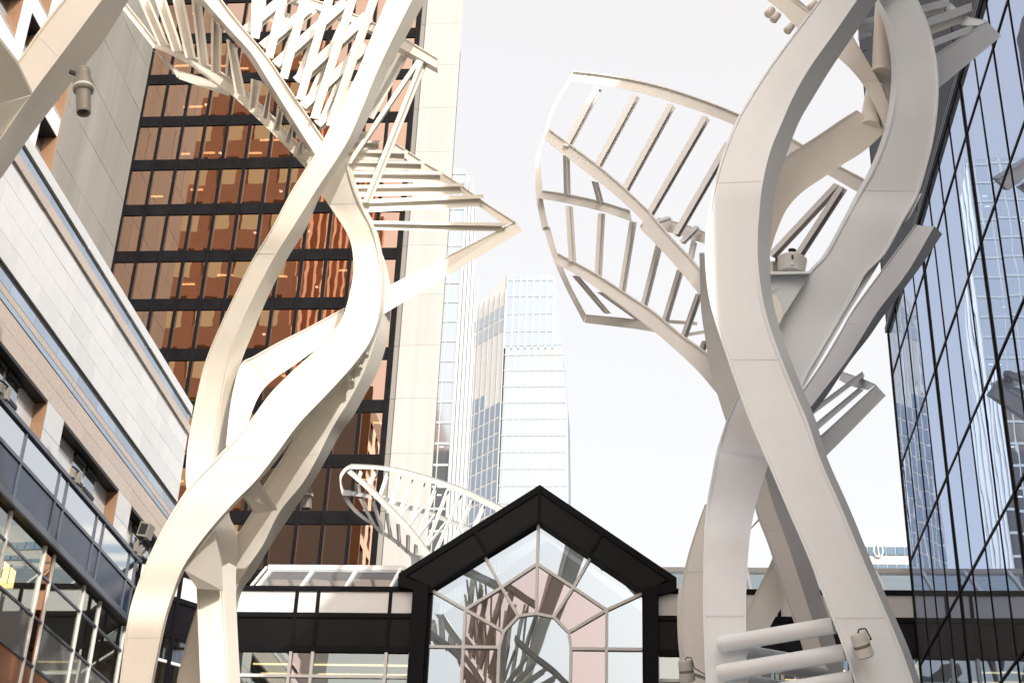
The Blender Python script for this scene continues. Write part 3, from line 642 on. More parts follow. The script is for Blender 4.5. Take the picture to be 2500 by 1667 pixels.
    for j in range(19):
        z = 2 + j * 6.2; piece('brick_spandrel', BRICK, b, xe - 30, xe - .01, Yb - .5, Yb - .05, z, z + 2.4)
        for k in range(8):
            x = xe - .9 - k * 3.55; piece('window', BACKG, b, x - 2.95, x - .6, Yb - .46, Yb - .40, z + 2.4, z + 6.2, tilt=.006)
        for k in range(12):
            y = Yb - 1.5 - k * 3.6; piece('brick_fin', BRICK, b, xe - .5, xe + .35, y - 1.2, y, z, z + 6.18) if j % 1 == 0 else None
            if k < 11: piece('window', BACKG, b, xe - .5, xe - .42, y - 3.6, y - 1.2, z + 2.2, z + 6.0, tilt=.006)
far_towers()
def shade_wall():  # unseen block, added to cast shade on the near sculpture
    b = thing('added_shade_block', 'plain windowed block added behind the viewer on the right to shade the near sculpture', 'building', (8, -14, 0))
    MB().box(6.4, 9.4, -26, -3.2, 0, 27).build('wall', CONCW, b)
    for j in range(6):
        for k in range(7): piece('window', MIRROR, b, 6.36, 6.39, -23 + k * 2.9, -21 + k * 2.9, 3 + j * 3.8, 5.4 + j * 3.8, tilt=.004)
shade_wall()

# ================================================================== STEEL TREES
GT = 'white steel tree sculptures along the street'
def left_tree():
    t = thing('steel_tree', 'cream steel tree sculpture on the left with ribbed leaf canopy and twisting trunk', 'sculpture', (-5.2, 18, 0), GT)
    # long ribbon from the top down through the crossing and the left loop
    R = [(1143, -500, 1239, -500, 1304, -500), (1063, -300, 1146, -300, 1198, -300), (985, -100, 1056, -100, 1092, -100), (911, 80, 966, 80, 997, 80), (871, 180, 919, 180, 944, 180), (820, 280, 878, 280, 903, 280), (781, 357, 842, 357, 863, 357),
         (713, 464, 772, 464, 790, 464), (662, 560, 712, 560, 746, 560), (616, 634, 666, 634, 700, 634), (568, 730, 616, 730, 652, 730), (532, 806, 582, 806, 620, 806), (501, 883, 559, 883, 589, 883),
         (482, 959, 545, 959, 568, 959), (467, 1036, 532, 1036, 555, 1036), (457, 1100, 524, 1100, 551, 1100), (454, 1180, 512, 1180, 551, 1180), (470, 1260, 516, 1260, 561, 1260), (475, 1310, 533, 1310, 580, 1310), (480, 1440, 545, 1440, 576, 1440), (490, 1690, 558, 1690, 588, 1690)]
    D = [(17.1, -.02, .35), (17.05, -.02, .35), (17.0, -.02, .35), (16.95, -.02, .35), (16.9, 0, .35), (16.9, 0, .35), (16.9, 0, .35), (17.0, 0, .35), (17.15, 0, .35), (17.35, 0, .35), (17.6, 0, .35), (17.8, 0, .35), (18.0, 0, .35), (18.15, 0, .35), (18.25, .02, .35), (18.3, .04, .35), (18.3, .05, .35), (18.3, .05, .35), (18.25, .05, .35), (18.2, .05, .35), (18.2, .05, .35)]
    band(t, zS, R, D, ground=True)
    # front ribbon sweeping from the bottom left up into the right-hand loop
    R = [(288, 1690, 365, 1690, 371, 1690), (309, 1530, 397, 1530, 403, 1530), (326, 1454, 419, 1454, 426, 1454), (354, 1380, 449, 1380, 458, 1380), (389, 1305, 502, 1305, 511, 1305), (432, 1230, 567, 1230, 577, 1230), (472, 1174, 623, 1174, 633, 1174), (528, 1117, 668, 1117, 680, 1117),
         (603, 1036, 728, 1036, 742, 1036), (660, 960, 800, 960, 812, 960), (720, 900, 853, 902, 862, 902), (765, 860, 886, 860, 896, 860), (792, 829, 905, 829, 914, 829), (828, 790, 920, 790, 928, 790), (845, 749, 928, 749, 936, 749), (859, 691, 932, 691, 940, 691), (863, 645, 929, 645, 937, 645), (857, 596, 921, 596, 929, 596), (840, 557, 909, 555, 917, 552), (812, 515, 889, 515, 895, 512), (782, 470, 868, 466, 874, 462), (745, 410, 850, 405, 856, 400), (720, 372, 838, 365, 844, 360)]
    D = [(17.5, 0, .4)] * 3 + [(17.4, 0, .4), (17.35, 0, .4), (17.3, 0, .4), (17.3, 0, .4), (17.3, 0, .4), (17.35, 0, .4), (17.45, 0, .4), (17.55, 0, .4), (17.65, 0, .4), (17.75, 0, .4), (17.85, 0, .4), (17.95, 0, .4), (18.05, 0, .4), (18.1, 0, .4), (18.1, 0, .4), (18.05, 0, .4), (18.0, 0, .4), (17.9, 0, .4), (17.8, 0, .4), (17.8, 0, .4)]
    R.reverse(); D.reverse()
    band(t, zS, R, D, ground=True)
    # outer ribbon behind it, wide tan face and bright narrow edge
    R = [(898, 600, 913, 600, 926, 600), (905, 650, 928, 650, 944, 650), (900, 710, 934, 710, 954, 710), (888, 768, 932, 768, 953, 768), (860, 825, 918, 825, 947, 825), (820, 902, 891, 902, 924, 902), (775, 970, 857, 970, 888, 970), (742, 1016, 828, 1016, 862, 1016), (722, 1060, 803, 1060, 830, 1060), (686, 1122, 772, 1122, 796, 1122), (646, 1180, 738, 1180, 762, 1180), (614, 1250, 682, 1250, 714, 1250), (560, 1331, 641, 1331, 661, 1331), (520, 1397, 597, 1397, 622, 1397), (500, 1470, 570, 1470, 582, 1470), (490, 1690, 550, 1690, 560, 1690)]
    band(t, zS, R, [(18.3, .05, .4)] * 4 + [(18.2, .05, .4)] * 4 + [(18.25, .05, .4), (18.3, .05, .4), (18.4, .05, .4), (18.55, .05, .4), (18.7, .05, .4), (18.8, .05, .4), (18.9, .05, .4), (18.9, .05, .4)], ground=True)
    # strap branching from the left loop to the right-hand loop
    band(t, zA, [(290, 1540, 400, 1500), (325, 1250, 465, 1300), (385, 1022, 520, 1190), (470, 965, 600, 1110), (620, 880, 710, 1035), (800, 790, 850, 935), (1050, 655, 1010, 830)], [(18.2, .03)] * 2 + [(18.3, .03)] * 3 + [(18.35, .03), (18.4, .03)], th=.3)
    band(t, zC, [(1285, 1070, 1320, 1070), (1220, 1280, 1310, 1280), (1165, 1500, 1305, 1500), (1150, 1640, 1310, 1640)], [(18.75,)], th=.3, ground=True)
    plate(t, zC, [(1200, 830), (1400, 570), (1440, 640), (1455, 965), (1288, 952)], [17.55, 17.55, 18.1, 18.15, 17.9], .05)
    plate(t, zC, [(1572, 340), (1672, 222), (1812, 440), (1660, 465)], [17.45, 17.45, 18.2, 18.2], .05)
    for p in ((1172, 925), (1132, 1005), (1080, 1090)):
        a = atY(*zA(*p), 18.12); MB().lathe(a, (.35, -.5, -.9), [(0, .03), (.16, .045), (.17, .03)], 10).build('bolt_lug', PAINT, t)
    # --- leaf canopy, upper left
    band(t, z5, [(-150, 0, -20, -60), (0, 185, 90, 95), (280, 540, 350, 420), (565, 905, 635, 785)], [(18.1, 0)], th=.22, name='leaf_rail', sec=lip(.12, .25))
    band(t, zS, [(371, 117, 380, 98), (405, 129, 415, 108), (466, 162, 482, 143), (517, 200, 535, 172), (560, 229, 580, 205), (631, 293, 652, 268), (703, 364, 722, 342), (742, 407, 765, 385)], [(18.1, 0), (17.9, 0)], th=.26, name='leaf_rail', sec=lip(.10, .2))
    band(t, z5, [(560, 950, 705, 1052), (1050, 1500, 1112, 1392)], [(18.15, 0), (18.6, 0)], th=.16, name='leaf_rail')
    band(t, zS, [(436, 193, 441, 175), (490, 212, 500, 192), (560, 236, 560, 222)], [(18.6, 0), (18.3, 0)], th=.16, name='leaf_rail')
    band(t, zS, [(500, -60, 452, -60, 438, -58), (542, 0, 497, 0, 483, 2), (588, 60, 557, 68, 545, 72), (648, 132, 613, 130, 600, 134), (696, 200, 656, 198, 643, 201), (745, 272, 712, 287, 700, 291), (792, 340, 770, 378, 759, 383)], [(17.15, 0, .25)] * 2 + [(17.2, 0, .25)] * 3 + [(17.3, 0, .25)] * 2, name='leaf_rail', sec=lip(.08, .12))
    for a, b, c, d in (((300, 0), (510, 0), (680, 880), (890, 870)), ((610, 0), (830, 0), (945, 985), (1155, 985)), ((950, 0), (1170, 0), (1195, 1110), (1400, 1125)), ((1310, 0), (1500, 0), (1450, 1250), (1650, 1265)), ((1690, 330), (1895, 560), (1680, 1390), (1880, 1410)), ((2005, 740), (2200, 950), (1955, 1470), (2150, 1490))):
        band(t, z5, [(*a, *b), (*c, *d)], [(17.45 if a[1] < 100 else 17.35,), (17.72,)], th=.2, sec=CH, name='steel_rib')
    for a, b, c, d in (((100, -60), (320, 0), (60, 500), (205, 520)), ((420, 150), (480, 270), (300, 700), (445, 720)), ((620, 500), (720, 600), (515, 930), (660, 950)), ((850, 820), (910, 900), (720, 1160), (880, 1190)), ((1040, 1130), (1110, 1200), (940, 1400), (1100, 1430))):
        band(t, z7, [(*a, *b), (*c, *d)], [(17.35,), (17.6,)], th=.2, sec=CH, name='steel_rib')
    band(t, zS, [(552, 96, 578, 122), (573, 228, 601, 236)], [(17.35,), (17.6,)], th=.2, sec=CH, name='steel_rib')
    # inclined ribs behind the long rail
    for a, c in (((617, -40), (612, 86)), ((636, 0), (612, 86)), ((690, 0), (646, 134)), ((744, 0), (682, 184)), ((804, 0), (722, 236)), ((862, 0), (757, 282)), ((915, 0), (796, 300))):
        rib(t, zS, (a[0], a[1] - 40), (c[0], c[1] + 6), (13, 2), (8, 2), 17.5, 17.25, th=.22)
    for a, c in (((592, 66), (718, -42)), ((632, 106), (752, 8)), ((664, 150), (836, -4)), ((715, 190), (888, 30)), ((730, 252), (886, 104)), ((766, 296), (850, 216))):
        rib(t, zS, c, a, (17, 14), (6, 8), 18.6, 17.4, th=.2)
    for a, c in (((690, 28), (652, 108)), ((733, 16), (690, 130)), ((781, 38), (722, 186)), ((829, 55), (752, 232)), ((876, 76), (780, 290))):
        rib(t, zS, a, c, (9, 3), (10, 4), 18.75, 17.6, th=.22)
    band(t, zS, [(560, -70, 560, -45, 560, -36), (700, -25, 700, 0, 700, 8), (800, 10, 800, 33, 800, 42), (893, 46, 893, 70, 893, 79), (985, 92, 978, 117, 972, 128), (1068, 141, 1067, 167, 1069, 180)], [(18.8, 0, .2)], name='leaf_rail', sec=lip(.10, .12))
    rib(t, z8, (1340, 395), (690, 1580), (60, 20), (130, 60), 18.8, 17.6, th=.28)
    rib(t, zS, (1017, 146), (846, 398), (11, 2), (3, 2), 18.7, 17.9, th=.2)
    rib(t, zS, (1024, 149), (886, 492), (9, 2), (11, 3), 18.7, 18.1, th=.25)
    # horizontal ribs fanning to the right
    for (x0, y0, x1, y1, f, w) in ((-20, 0, 230, 8, 18, 60), (-20, 75, 330, 85, 22, 62), (0, 162, 555, 172, 25, 58), (0, 254, 700, 262, 24, 60), (20, 350, 865, 352, 28, 62), (40, 472, 1045, 452, 30, 66), (100, 600, 1215, 550, 34, 72), (180, 780, 1405, 800, 26, 46)):
        band(t, zQ, [(x0, y0, x0, y0 + f), (x1, y1, x1, y1 + f)], [(18.25,), (19.2,)], th=.12, sec=PLAIN, name='rib_flange')
        band(t, zQ, [(x0, y0 + f, x0, y0 + f + w + 8), (x1 - 30, y1 + f, x1 - 30, y1 + f + w)], [(18.30,), (19.25,)], th=.05, sec=PLAIN, name='rib_web')
    band(t, zQ, [(380, 60, 360, 130), (545, 165, 520, 235), (710, 275, 690, 345), (870, 372, 850, 440), (1050, 490, 1030, 545), (1212, 610, 1180, 660), (1490, 787, 1395, 822)], [(19.5, 0), (19.3, 0)], th=.18, name='leaf_rail', sec=lip(.1, .15))
    band(t, zQ, [(1490, 787, 1550, 866), (330, 1376, 345, 1590)], [(19.35, 0), (18.45, 0)], th=.3, name='steel_band')
    return t
left_tree()

def right_tree():
    t = thing('steel_tree', 'large pale steel tree sculpture on the right with twisted trunk and cross tubes', 'sculpture', (1.9, 14.2, 0), GT)
    K = dict(mat=PAINTW)
    # main ribbon
    R = [(*zH(*a), *zH(*b), *zH(*c)) for a, b, c in (((1230, -700), (1400, -620), (1560, -680)), ((1060, -430), (1255, -380), (1410, -430)), ((900, -190), (1110, -150), (1260, -190)), ((760, 0), (995, 0), (1120, 0)), ((600, 210), (860, 195), (975, 215)), ((440, 430), (700, 420), (835, 420)), ((330, 600), (598, 600), (715, 615)), ((240, 760), (528, 760), (632, 760)), ((160, 960), (455, 940), (556, 960)), ((100, 1170), (405, 1160), (492, 1170)), ((70, 1350), (386, 1350), (467, 1350)))]
    R += [(*zI(*a), *zI(*b), *zI(*c)) for a, b, c in (((190, 0), (525, 0), (605, 0)), ((186, 200), (524, 200), (600, 200)), ((210, 430), (552, 430), (614, 420)), ((260, 620), (600, 620), (656, 610)), ((330, 830), (676, 830), (730, 820)), ((400, 1030), (758, 1030), (810, 1020)), ((475, 1230), (842, 1230), (894, 1220)))]
    R += [(*zJ(*a), *zJ(*b), *zJ(*c)) for a, b, c in (((700, 160), (1042, 160), (1085, 150)), ((830, 465), (1175, 465), (1222, 460)), ((960, 765), (1300, 765), (1350, 770)), ((1090, 1100), (1445, 1100), (1490, 1100)), ((1185, 1350), (1550, 1350), (1598, 1350)), ((1290, 1660), (1660, 1660), (1705, 1660)))]
    n = len(R); D = [(14.0 - .5 * min(1, i / 9), .06, .34) for i in range(n)]
    band(t, zS, R, D, ground=True, **K)
    # right-hand ribbon with its bright inner edge
    R = [(*zH(*a), *zH(*b), *zH(*c)) for a, b, c in (((960, -640), (700, -620), (680, -610)), ((1150, -390), (890, -380), (870, -370)), ((1290, -170), (1030, -170), (1010, -160)), ((1368, 0), (1125, 0), (1100, 20)), ((1440, 170), (1200, 150), (1165, 180)), ((1488, 400), (1238, 380), (1202, 390)), ((1495, 600), (1226, 600), (1196, 590)), ((1470, 830), (1178, 830), (1156, 815)), ((1418, 1050), (1090, 1050), (1076, 1030)), ((1365, 1210), (1000, 1205), (990, 1190)), ((1280, 1360), (920, 1350), (912, 1340)), ((1165, 1568), (800, 1568), (792, 1560)))]
    R += [(*zI(*a), *zI(*b), *zI(*c)) for a, b, c in (((1200, 300), (845, 285), (838, 280)), ((1050, 570), (680, 560), (674, 556)), ((920, 790), (590, 780), (584, 776)), ((790, 1010), (600, 1000), (594, 996)))]
    band(t, zS, R, [(14.6, -.05, .4)] * 6 + [(14.5, -.05, .4)] * 4 + [(14.45, -.05, .4)] * 3 + [(14.5, -.05, .4)] * 3, sec=lip(.035, .05), **K)
    # shaded outer edge plate of that ribbon
    band(t, zS, [(*zH(1376, 1195), *zH(1392, 1195)), (*zH(1290, 1345), *zH(1315, 1345)), (*zI(1380, 0), *zI(1425, 0)), (*zI(1200, 300), *zI(1248, 300)), (*zI(1050, 570), *zI(1082, 565)), (*zI(880, 855), *zI(905, 868)), (*zI(800, 1000), *zI(806, 1032))], [(14.52,)], th=.35, **K)
    # web plate under the projector, with round opening shown as a lined ring
    plate(t, zI, [(590, 285), (852, 278), (850, 300), (672, 560), (640, 620), (560, 420)], [14.2, 14.35, 14.35, 14.3, 14.2, 14.1], .05, mat=PAINTW)
    plate(t, zI, [(575, 268), (855, 268), (852, 282), (575, 290)], [14.1, 14.2, 14.2, 14.1], .3, name='shelf_plate', mat=PAINTW)
    plate(t, zI, [(600, 395), (640, 425), (668, 480), (680, 540), (676, 575), (655, 600), (620, 500)], [14.08] * 7, .02, name='cover_plate', mat=PAINT)
    # inner curved strap and wide strap
    band(t, zH, [(760, 260, 900, 110), (899, 380, 999, 280), (975, 455, 1080, 420), (1039, 539, 1143, 535), (1095, 640, 1185, 640), (1139, 739, 1212, 735), (1179, 850, 1230, 850)], [(15.2, 0)], th=.25)
    plate(t, zH, [(1130, 395), (1270, 370), (1270, 690), (1205, 735)], [15.4] * 4, .06)
    band(t, zH, [(990, 680, 1175, 805), (900, 735, 1040, 930), (760, 830, 900, 1020), (640, 908, 780, 1100), (540, 975, 650, 1190), (470, 1060, 560, 1290), (400, 1200, 500, 1420), (380, 1400, 455, 1560)], [(15.3, 0), (14.6, 0)], th=.3)
    for p, q in (((1166, 40), (1146, 458)), ((1110, 560), (1068, 806))):
        A, B = atY(*zH(*p), 15.2 if p[1] < 100 else 15.75), atY(*zH(*q), 15.25 if p[1] < 100 else 15.35); d = B - A; L = np.linalg.norm(d)
        MB().lathe(A, d, [(0, .130), (L * .95, .130), (L * .97, .140), (L, .142)], 24).build('cross_tube', PAINT, t)
    for pts in ([(968, 345), (1050, 312)], [(985, 365), (1030, 430)], [(940, 410), (965, 425), (972, 375)], [(1110, 555), (1140, 640), (1168, 720)]):
        MB().tube([atY(*zH(*p), 15.5) for p in pts], .006, 6).build('cable', BLK, t)
    # leaf beams at the top right
    for (x0, y0, x1, y1, f, w) in ((1300, 60, 1560, -10, 45, 40), (1380, 130, 1700, 18, 52, 60), (1440, 255, 1730, 145, 42, 6), (1000, 130, 1120, 95, 30, 60), (1000, 215, 1080, 195, 28, 10)):
        band(t, zH, [(x0, y0, x0, y0 + f), (x1, y1, x1 + 3, y1 + f)], [(15.6,), (16.2,)], th=.14, sec=PLAIN, name='rib_flange', **K)
        band(t, zH, [(x0, y0 + f, x0, y0 + f + w), (x1 - 30, y1 + f, x1 - 30, y1 + f + w)], [(15.65,), (16.25,)], th=.05, sec=PLAIN, name='rib_web')
    band(t, zH, [(1560, 10, 1540, 60), (1660, 96, 1620, 150), (1790, 128, 1740, 160)], [(16.3,), (16.1,)], th=.2, name='leaf_rail', **K)
    band(t, zH, [(1792, 130, 1882, 226), (1475, 335, 1496, 545), (1380, 390, 1400, 610)], [(16.0,), (15.2,), (14.9,)], th=.3, name='steel_band', **K)
    band(t, zH, [(380, -40, 560, -30, 600, -30), (520, 70, 650, 40, 680, 40), (620, 172, 720, 90, 750, 80), (720, 260, 800, 180, 830, 170)], [(16.4, .0, .3)], th=.3, name='leaf_rail')
    for p in ((470, 60), (505, 92), (590, 160), (735, 20)):
        MB().lathe(atY(*zH(*p), 16.45), (-.5, -.2, -.8), [(0, .05), (.14, .06), (.16, .04)], 10).build('bolt_lug', PAINT, t)
    # bright leaning strap right of the trunk
    R = [(1530, -30, 1650, -20, 1700, 30), (1320, 250, 1480, 270, 1560, 240), (1130, 510, 1290, 520, 1345, 525), (1050, 650, 1190, 680, 1230, 690), (930, 850, 1080, 850, 1105, 850), (800, 1040, 940, 1030, 965, 1060), (720, 1160, 840, 1160, 865, 1185), (600, 1340, 700, 1345, 725, 1365)]
    band(t, zI, R, [(17.2, -.20, .25), (15.2, -.12, .25)], **K)
    # lower trunk: left leg, and horizontal tubes tying it to the main ribbon
    R = [(*zI(*a), *zI(*b)) for a, b in (((410, 1035), (470, 1020)), ((330, 1200), (520, 1240)), ((270, 1380), (575, 1440)))]
    R += [(*zJ(*a), *zJ(*b)) for a, b in (((380, 130), (714, 180)), ((350, 290), (680, 290)), ((325, 430), (638, 430)), ((310, 600), (602, 600)), ((302, 800), (582, 800)), ((300, 1000), (573, 1000)), ((303, 1200), (572, 1200)), ((320, 1660), (576, 1660)))]
    band(t, zS, R, [(14.7, -.15)] * 3 + [(14.5, -.15)] * 3 + [(14.3, -.12)] * 5, th=.3, ground=True, **K)
    for (p, q, y0, y1, r) in (((430, 1320), (1125, 1203), 14.15, 13.75, .080), ((430, 1500), (1195, 1372), 14.15, 13.75, .080), ((430, 1680), (1250, 1540), 14.15, 13.75, .080), ((560, 1370), (830, 1415), 14.6, 15.6, .07), ((780, 1460), (1060, 1510), 14.9, 16.0, .08), ((560, 1550), (830, 1600), 14.6, 15.6, .07)):
        A, B = atY(*zJ(*p), y0), atY(*zJ(*q), y1); d = B - A; L = np.linalg.norm(d)
        MB().lathe(A, d, [(-.05, r * .9), (0, r), (L, r)], 28).build('cross_tube', PAINTW, t)
    return t
right_tree()

def rear_tree():
    t = thing('steel_tree', 'steel tree sculpture standing behind the right one with open ladder-like leaf against the sky', 'sculpture', (2.2, 25, 0), GT)
    global PAINT; keep = PAINT; PAINT = PAINTR
    # leaf rails
    band(t, zF, [(450, 125, 400, 208), (720, 155, 700, 255), (1000, 203, 990, 312), (1270, 268, 1240, 375), (1500, 340, 1470, 452), (1720, 420, 1690, 528), (1941, 510, 1900, 615), (2400, 720, 2360, 830)], [(26.0, 0), (26.4, 0)], th=.3, name='leaf_rail', sec=lip(.09, .18))
    band(t, zH, [(560, 835, 520, 930), (860, 1010, 810, 1080), (1060, 1115, 1000, 1190)], [(26.3,)], th=.3, name='leaf_rail', sec=lip(.09, .18))
    band(t, zS, [(*zF(*a), *zF(*b)) for a, b in (((402, 205), (436, 212)), ((320, 330), (346, 345)), ((245, 480), (270, 488)), ((165, 740), (192, 742)), ((110, 900), (140, 905)), ((99, 1100), (160, 1110)), ((110, 1300), (172, 1310)), ((165, 1568), (225, 1560)))] + [(*zG(*a), *zG(*b)) for a, b in (((160, 200), (215, 190)), ((240, 450), (280, 420)), ((350, 700), (395, 690)), ((495, 980), (515, 915)))], [(25.9,)], th=.22, name='leaf_rail', sec=lip(.08, .08))
    band(t, zS, [(*zF(*a), *zF(*b)) for a, b in (((175, 745), (232, 650)), ((350, 880), (425, 795)), ((620, 1092), (680, 985)), ((860, 1285), (925, 1195)), ((1090, 1510), (1150, 1410)))] + [(*zG(*a), *zG(*b)) for a, b in (((960, 190), (1060, 70)), ((1110, 345), (1230, 270)), ((1290, 545), (1400, 450)), ((1460, 750), (1540, 620)))], [(24.8,), (24.2,)], th=.26, name='leaf_rail', sec=lip(.10, .2))
    band(t, zS, [(*zF(*a), *zF(*b)) for a, b in (((128, 1285), (168, 1210)), ((380, 1330), (400, 1245)), ((690, 1400), (700, 1310)), ((985, 1500), (960, 1390)))], [(25.7, 0)], th=.26, name='leaf_rail', sec=lip(.10, .2))
    band(t, zG, [(1080, 190, 1110, 105), (1300, 260, 1330, 160), (1520, 330, 1540, 240)], [(26.8,)], th=.25, name='leaf_rail')
    band(t, zG, [(245, 480, 280, 398), (500, 625, 600, 570), (800, 835, 930, 785), (1000, 990, 1090, 890), (1200, 1155, 1290, 1060), (1440, 1380, 1560, 1260), (1620, 1590, 1700, 1450)], [(25.2,), (24.4,)], th=.30, name='leaf_rail', sec=lip(.10, .2))
    band(t, zG, [(500, 982, 515, 912), (900, 1030, 910, 950), (1090, 1060, 1110, 985)], [(25.9,)], th=.2, name='leaf_rail')
    for p, q in (((1190, 955), (1440, 975)), ((1360, 1065), (1520, 1040))): band(t, zG, [(p[0], p[1], p[0], p[1] + 30, ), (q[0], q[1], q[0], q[1] + 28)], [(26.2,)], th=.5, name='steel_rib', sec=PLAIN)
    for a, c in (((640, 262), (352, 800)), ((985, 335), (622, 1000)), ((1310, 420), (872, 1215)), ((1625, 530), (1100, 1430)), ((1830, 770), (1350, 1600))):
        rib(t, zF, a, c, (48, 14), (20, 26), 26.0, 24.7, th=.26)
    for a, c in (((352, 895), (362, 1265)), ((612, 1130), (668, 1335))): rib(t, zF, a, c, (25, 0), (38, 10), 24.9, 25.6, th=.3)
    for a, c in (((342, 10), (370, 470)), ((612, 70), (585, 590)), ((875, 140), (780, 735)), ((1095, 325), (960, 860)), ((1270, 540), (1135, 985)), ((1425, 740), (1290, 1120)), ((1480, 1130), (1430, 1250))):
        rib(t, zG, a, c, (30, 0), (32, 5), 25.0, 25.1, th=.3)
    for a, c in (((395, 590), (660, 900)), ((600, 725), (915, 950))): rib(t, zG, a, c, (40, 10), (25, -5), 25.2, 25.9, th=.25)
    for a, c in (((1190, 95), (1080, 130)), ((1420, 170), (1290, 300)), ((1390, 290), (1350, 480))): rib(t, zG, a, c, (35, 10), (15, 20), 26.5, 24.6, th=.2)
    for a, c in (((1690, 1040), (1440, 1568)), ((1480, 1110), (1180, 1500))):
        pass
    for a, c in (((850, 1130), (440, 1568)), ((880, 1145), (610, 1560))): rib(t, zH, a, c, (30, 12), (22, 16), 26.2, 24.9, th=.26)
    # trunk band seen left of the main ribbon
    R = [(*zI(*a), *zI(*b)) for a, b in (((150, 150), (240, 150)), ((155, 350), (240, 350)), ((162, 520), (265, 520)), ((188, 700), (310, 690)), ((215, 870), (360, 860)), ((258, 1030), (420, 1030)), ((320, 1225), (490, 1220)), ((380, 1380), (580, 1390)))]
    band(t, zS, R, [(23.6, .3)], th=.4)
    # lower legs
    R = [(*zJ(*a), *zJ(*b), *zJ(*c)) for a, b, c in (((560, 0), (640, -40), (700, -60)), ((640, 200), (690, 240), (760, 200)), ((625, 445), (745, 440), (830, 430)), ((720, 720), (845, 720), (950, 720)), ((830, 1060), (955, 1060), (1060, 1060)), ((910, 1290), (1030, 1290), (1130, 1290)), ((1020, 1660), (1130, 1660), (1230, 1660)))]
    band(t, zS, R, [(21.5, .1, .5)], ground=True)
    R = [(*zJ(*a), *zJ(*b)) for a, b in (((312, 440), (360, 440)), ((262, 580), (350, 580)), ((205, 760), (340, 760)), ((168, 940), (330, 940)), ((155, 1130), (330, 1130)), ((170, 1330), (330, 1330)), ((215, 1530), (340, 1530)), ((235, 1660), (350, 1660)))]
    band(t, zS, R, [(21.0, .0)], th=.4, ground=True)
    R = [(*zJ(*a), *zJ(*b)) for a, b in (((150, 940), (185, 940)), ((138, 1100), (172, 1100)), ((143, 1300), (195, 1300)), ((165, 1500), (240, 1500)), ((175, 1660), (260, 1660)))]
    band(t, zS, R, [(21.4, .0)], th=.3, ground=True)
    band(t, zJ, [(740, 690, 930, 700), (735, 785, 825, 1030), (640, 980, 740, 1180), (560, 1150, 650, 1370), (500, 1300, 560, 1500)], [(22.5, .0)], th=.35)
    band(t, zJ, [(560, 640, 700, 500), (640, 545, 690, 440)], [(22.8,)], th=.3)
    # broken-off beam end at the lower right
    band(t, zI, [(1276, 990, 1340, 1060), (915, 1322, 962, 1442), (800, 1400, 830, 1540), (680, 1440, 700, 1580), (520, 1450, 540, 1600)], [(28.0,), (27.2,), (26.6,), (24.8,), (22.0,)], th=.35, mat=PAINTW)
    band(t, zI, [(1060, 905, 1040, 960), (1160, 940, 1120, 1000), (1278, 988, 1225, 1025)], [(28.3,)], th=.25, name='leaf_rail', mat=PAINTW)
    band(t, zI, [(1190, 905, 1205, 935), (640, 1315, 650, 1350)], [(28.0,), (26.2,)], th=.35, name='steel_rib', mat=PAINTW)
    band(t, zI, [(1165, 1010, 1200, 1025), (660, 1425, 680, 1475)], [(28.1,), (26.2,)], th=.3, name='steel_rib', mat=PAINTW)
    rib(t, zI, (1175, 925), (1172, 985), (18, 0), (6, 0), 28.1, 28.1, th=.2)
    PAINT = keep; return t
rear_tree()

def near_tree():
    t = thing('steel_tree', 'closest steel tree sculpture cut off by the top left corner with grey lamp hanging below', 'sculpture', (-5.6, 9.3, 0), GT)
    band(t, zE, [(640, -230, 900, -230, 1080, -230), (430, 0, 700, 0, 885, 0), (270, 205, 440, 345, 715, 270), (108, 432, 212, 650, 420, 655), (-120, 700, -10, 975, 205, 935), (-330, 960, -240, 1290, -30, 1270), (-600, 1300, -520, 1650, -320, 1620)], [(9.4, -.15, .38)], th=.4, k=6)
    Q = [atZ(*zE(*p), 8.55) for p in ((-300, -180), (0, 285), (112, 432), (216, 648), (0, 712), (-420, 830))]
    MB().prism(Q, (0, 0, .03)).build('steel_band', PAINT, t)
    plate(t, zE, [(0, 712), (206, 656), (0, 968), (-160, 1180), (-190, 760)], [9.05, 9.25, 9.3, 9.3, 9.1], .05)
    return t
near_tree()

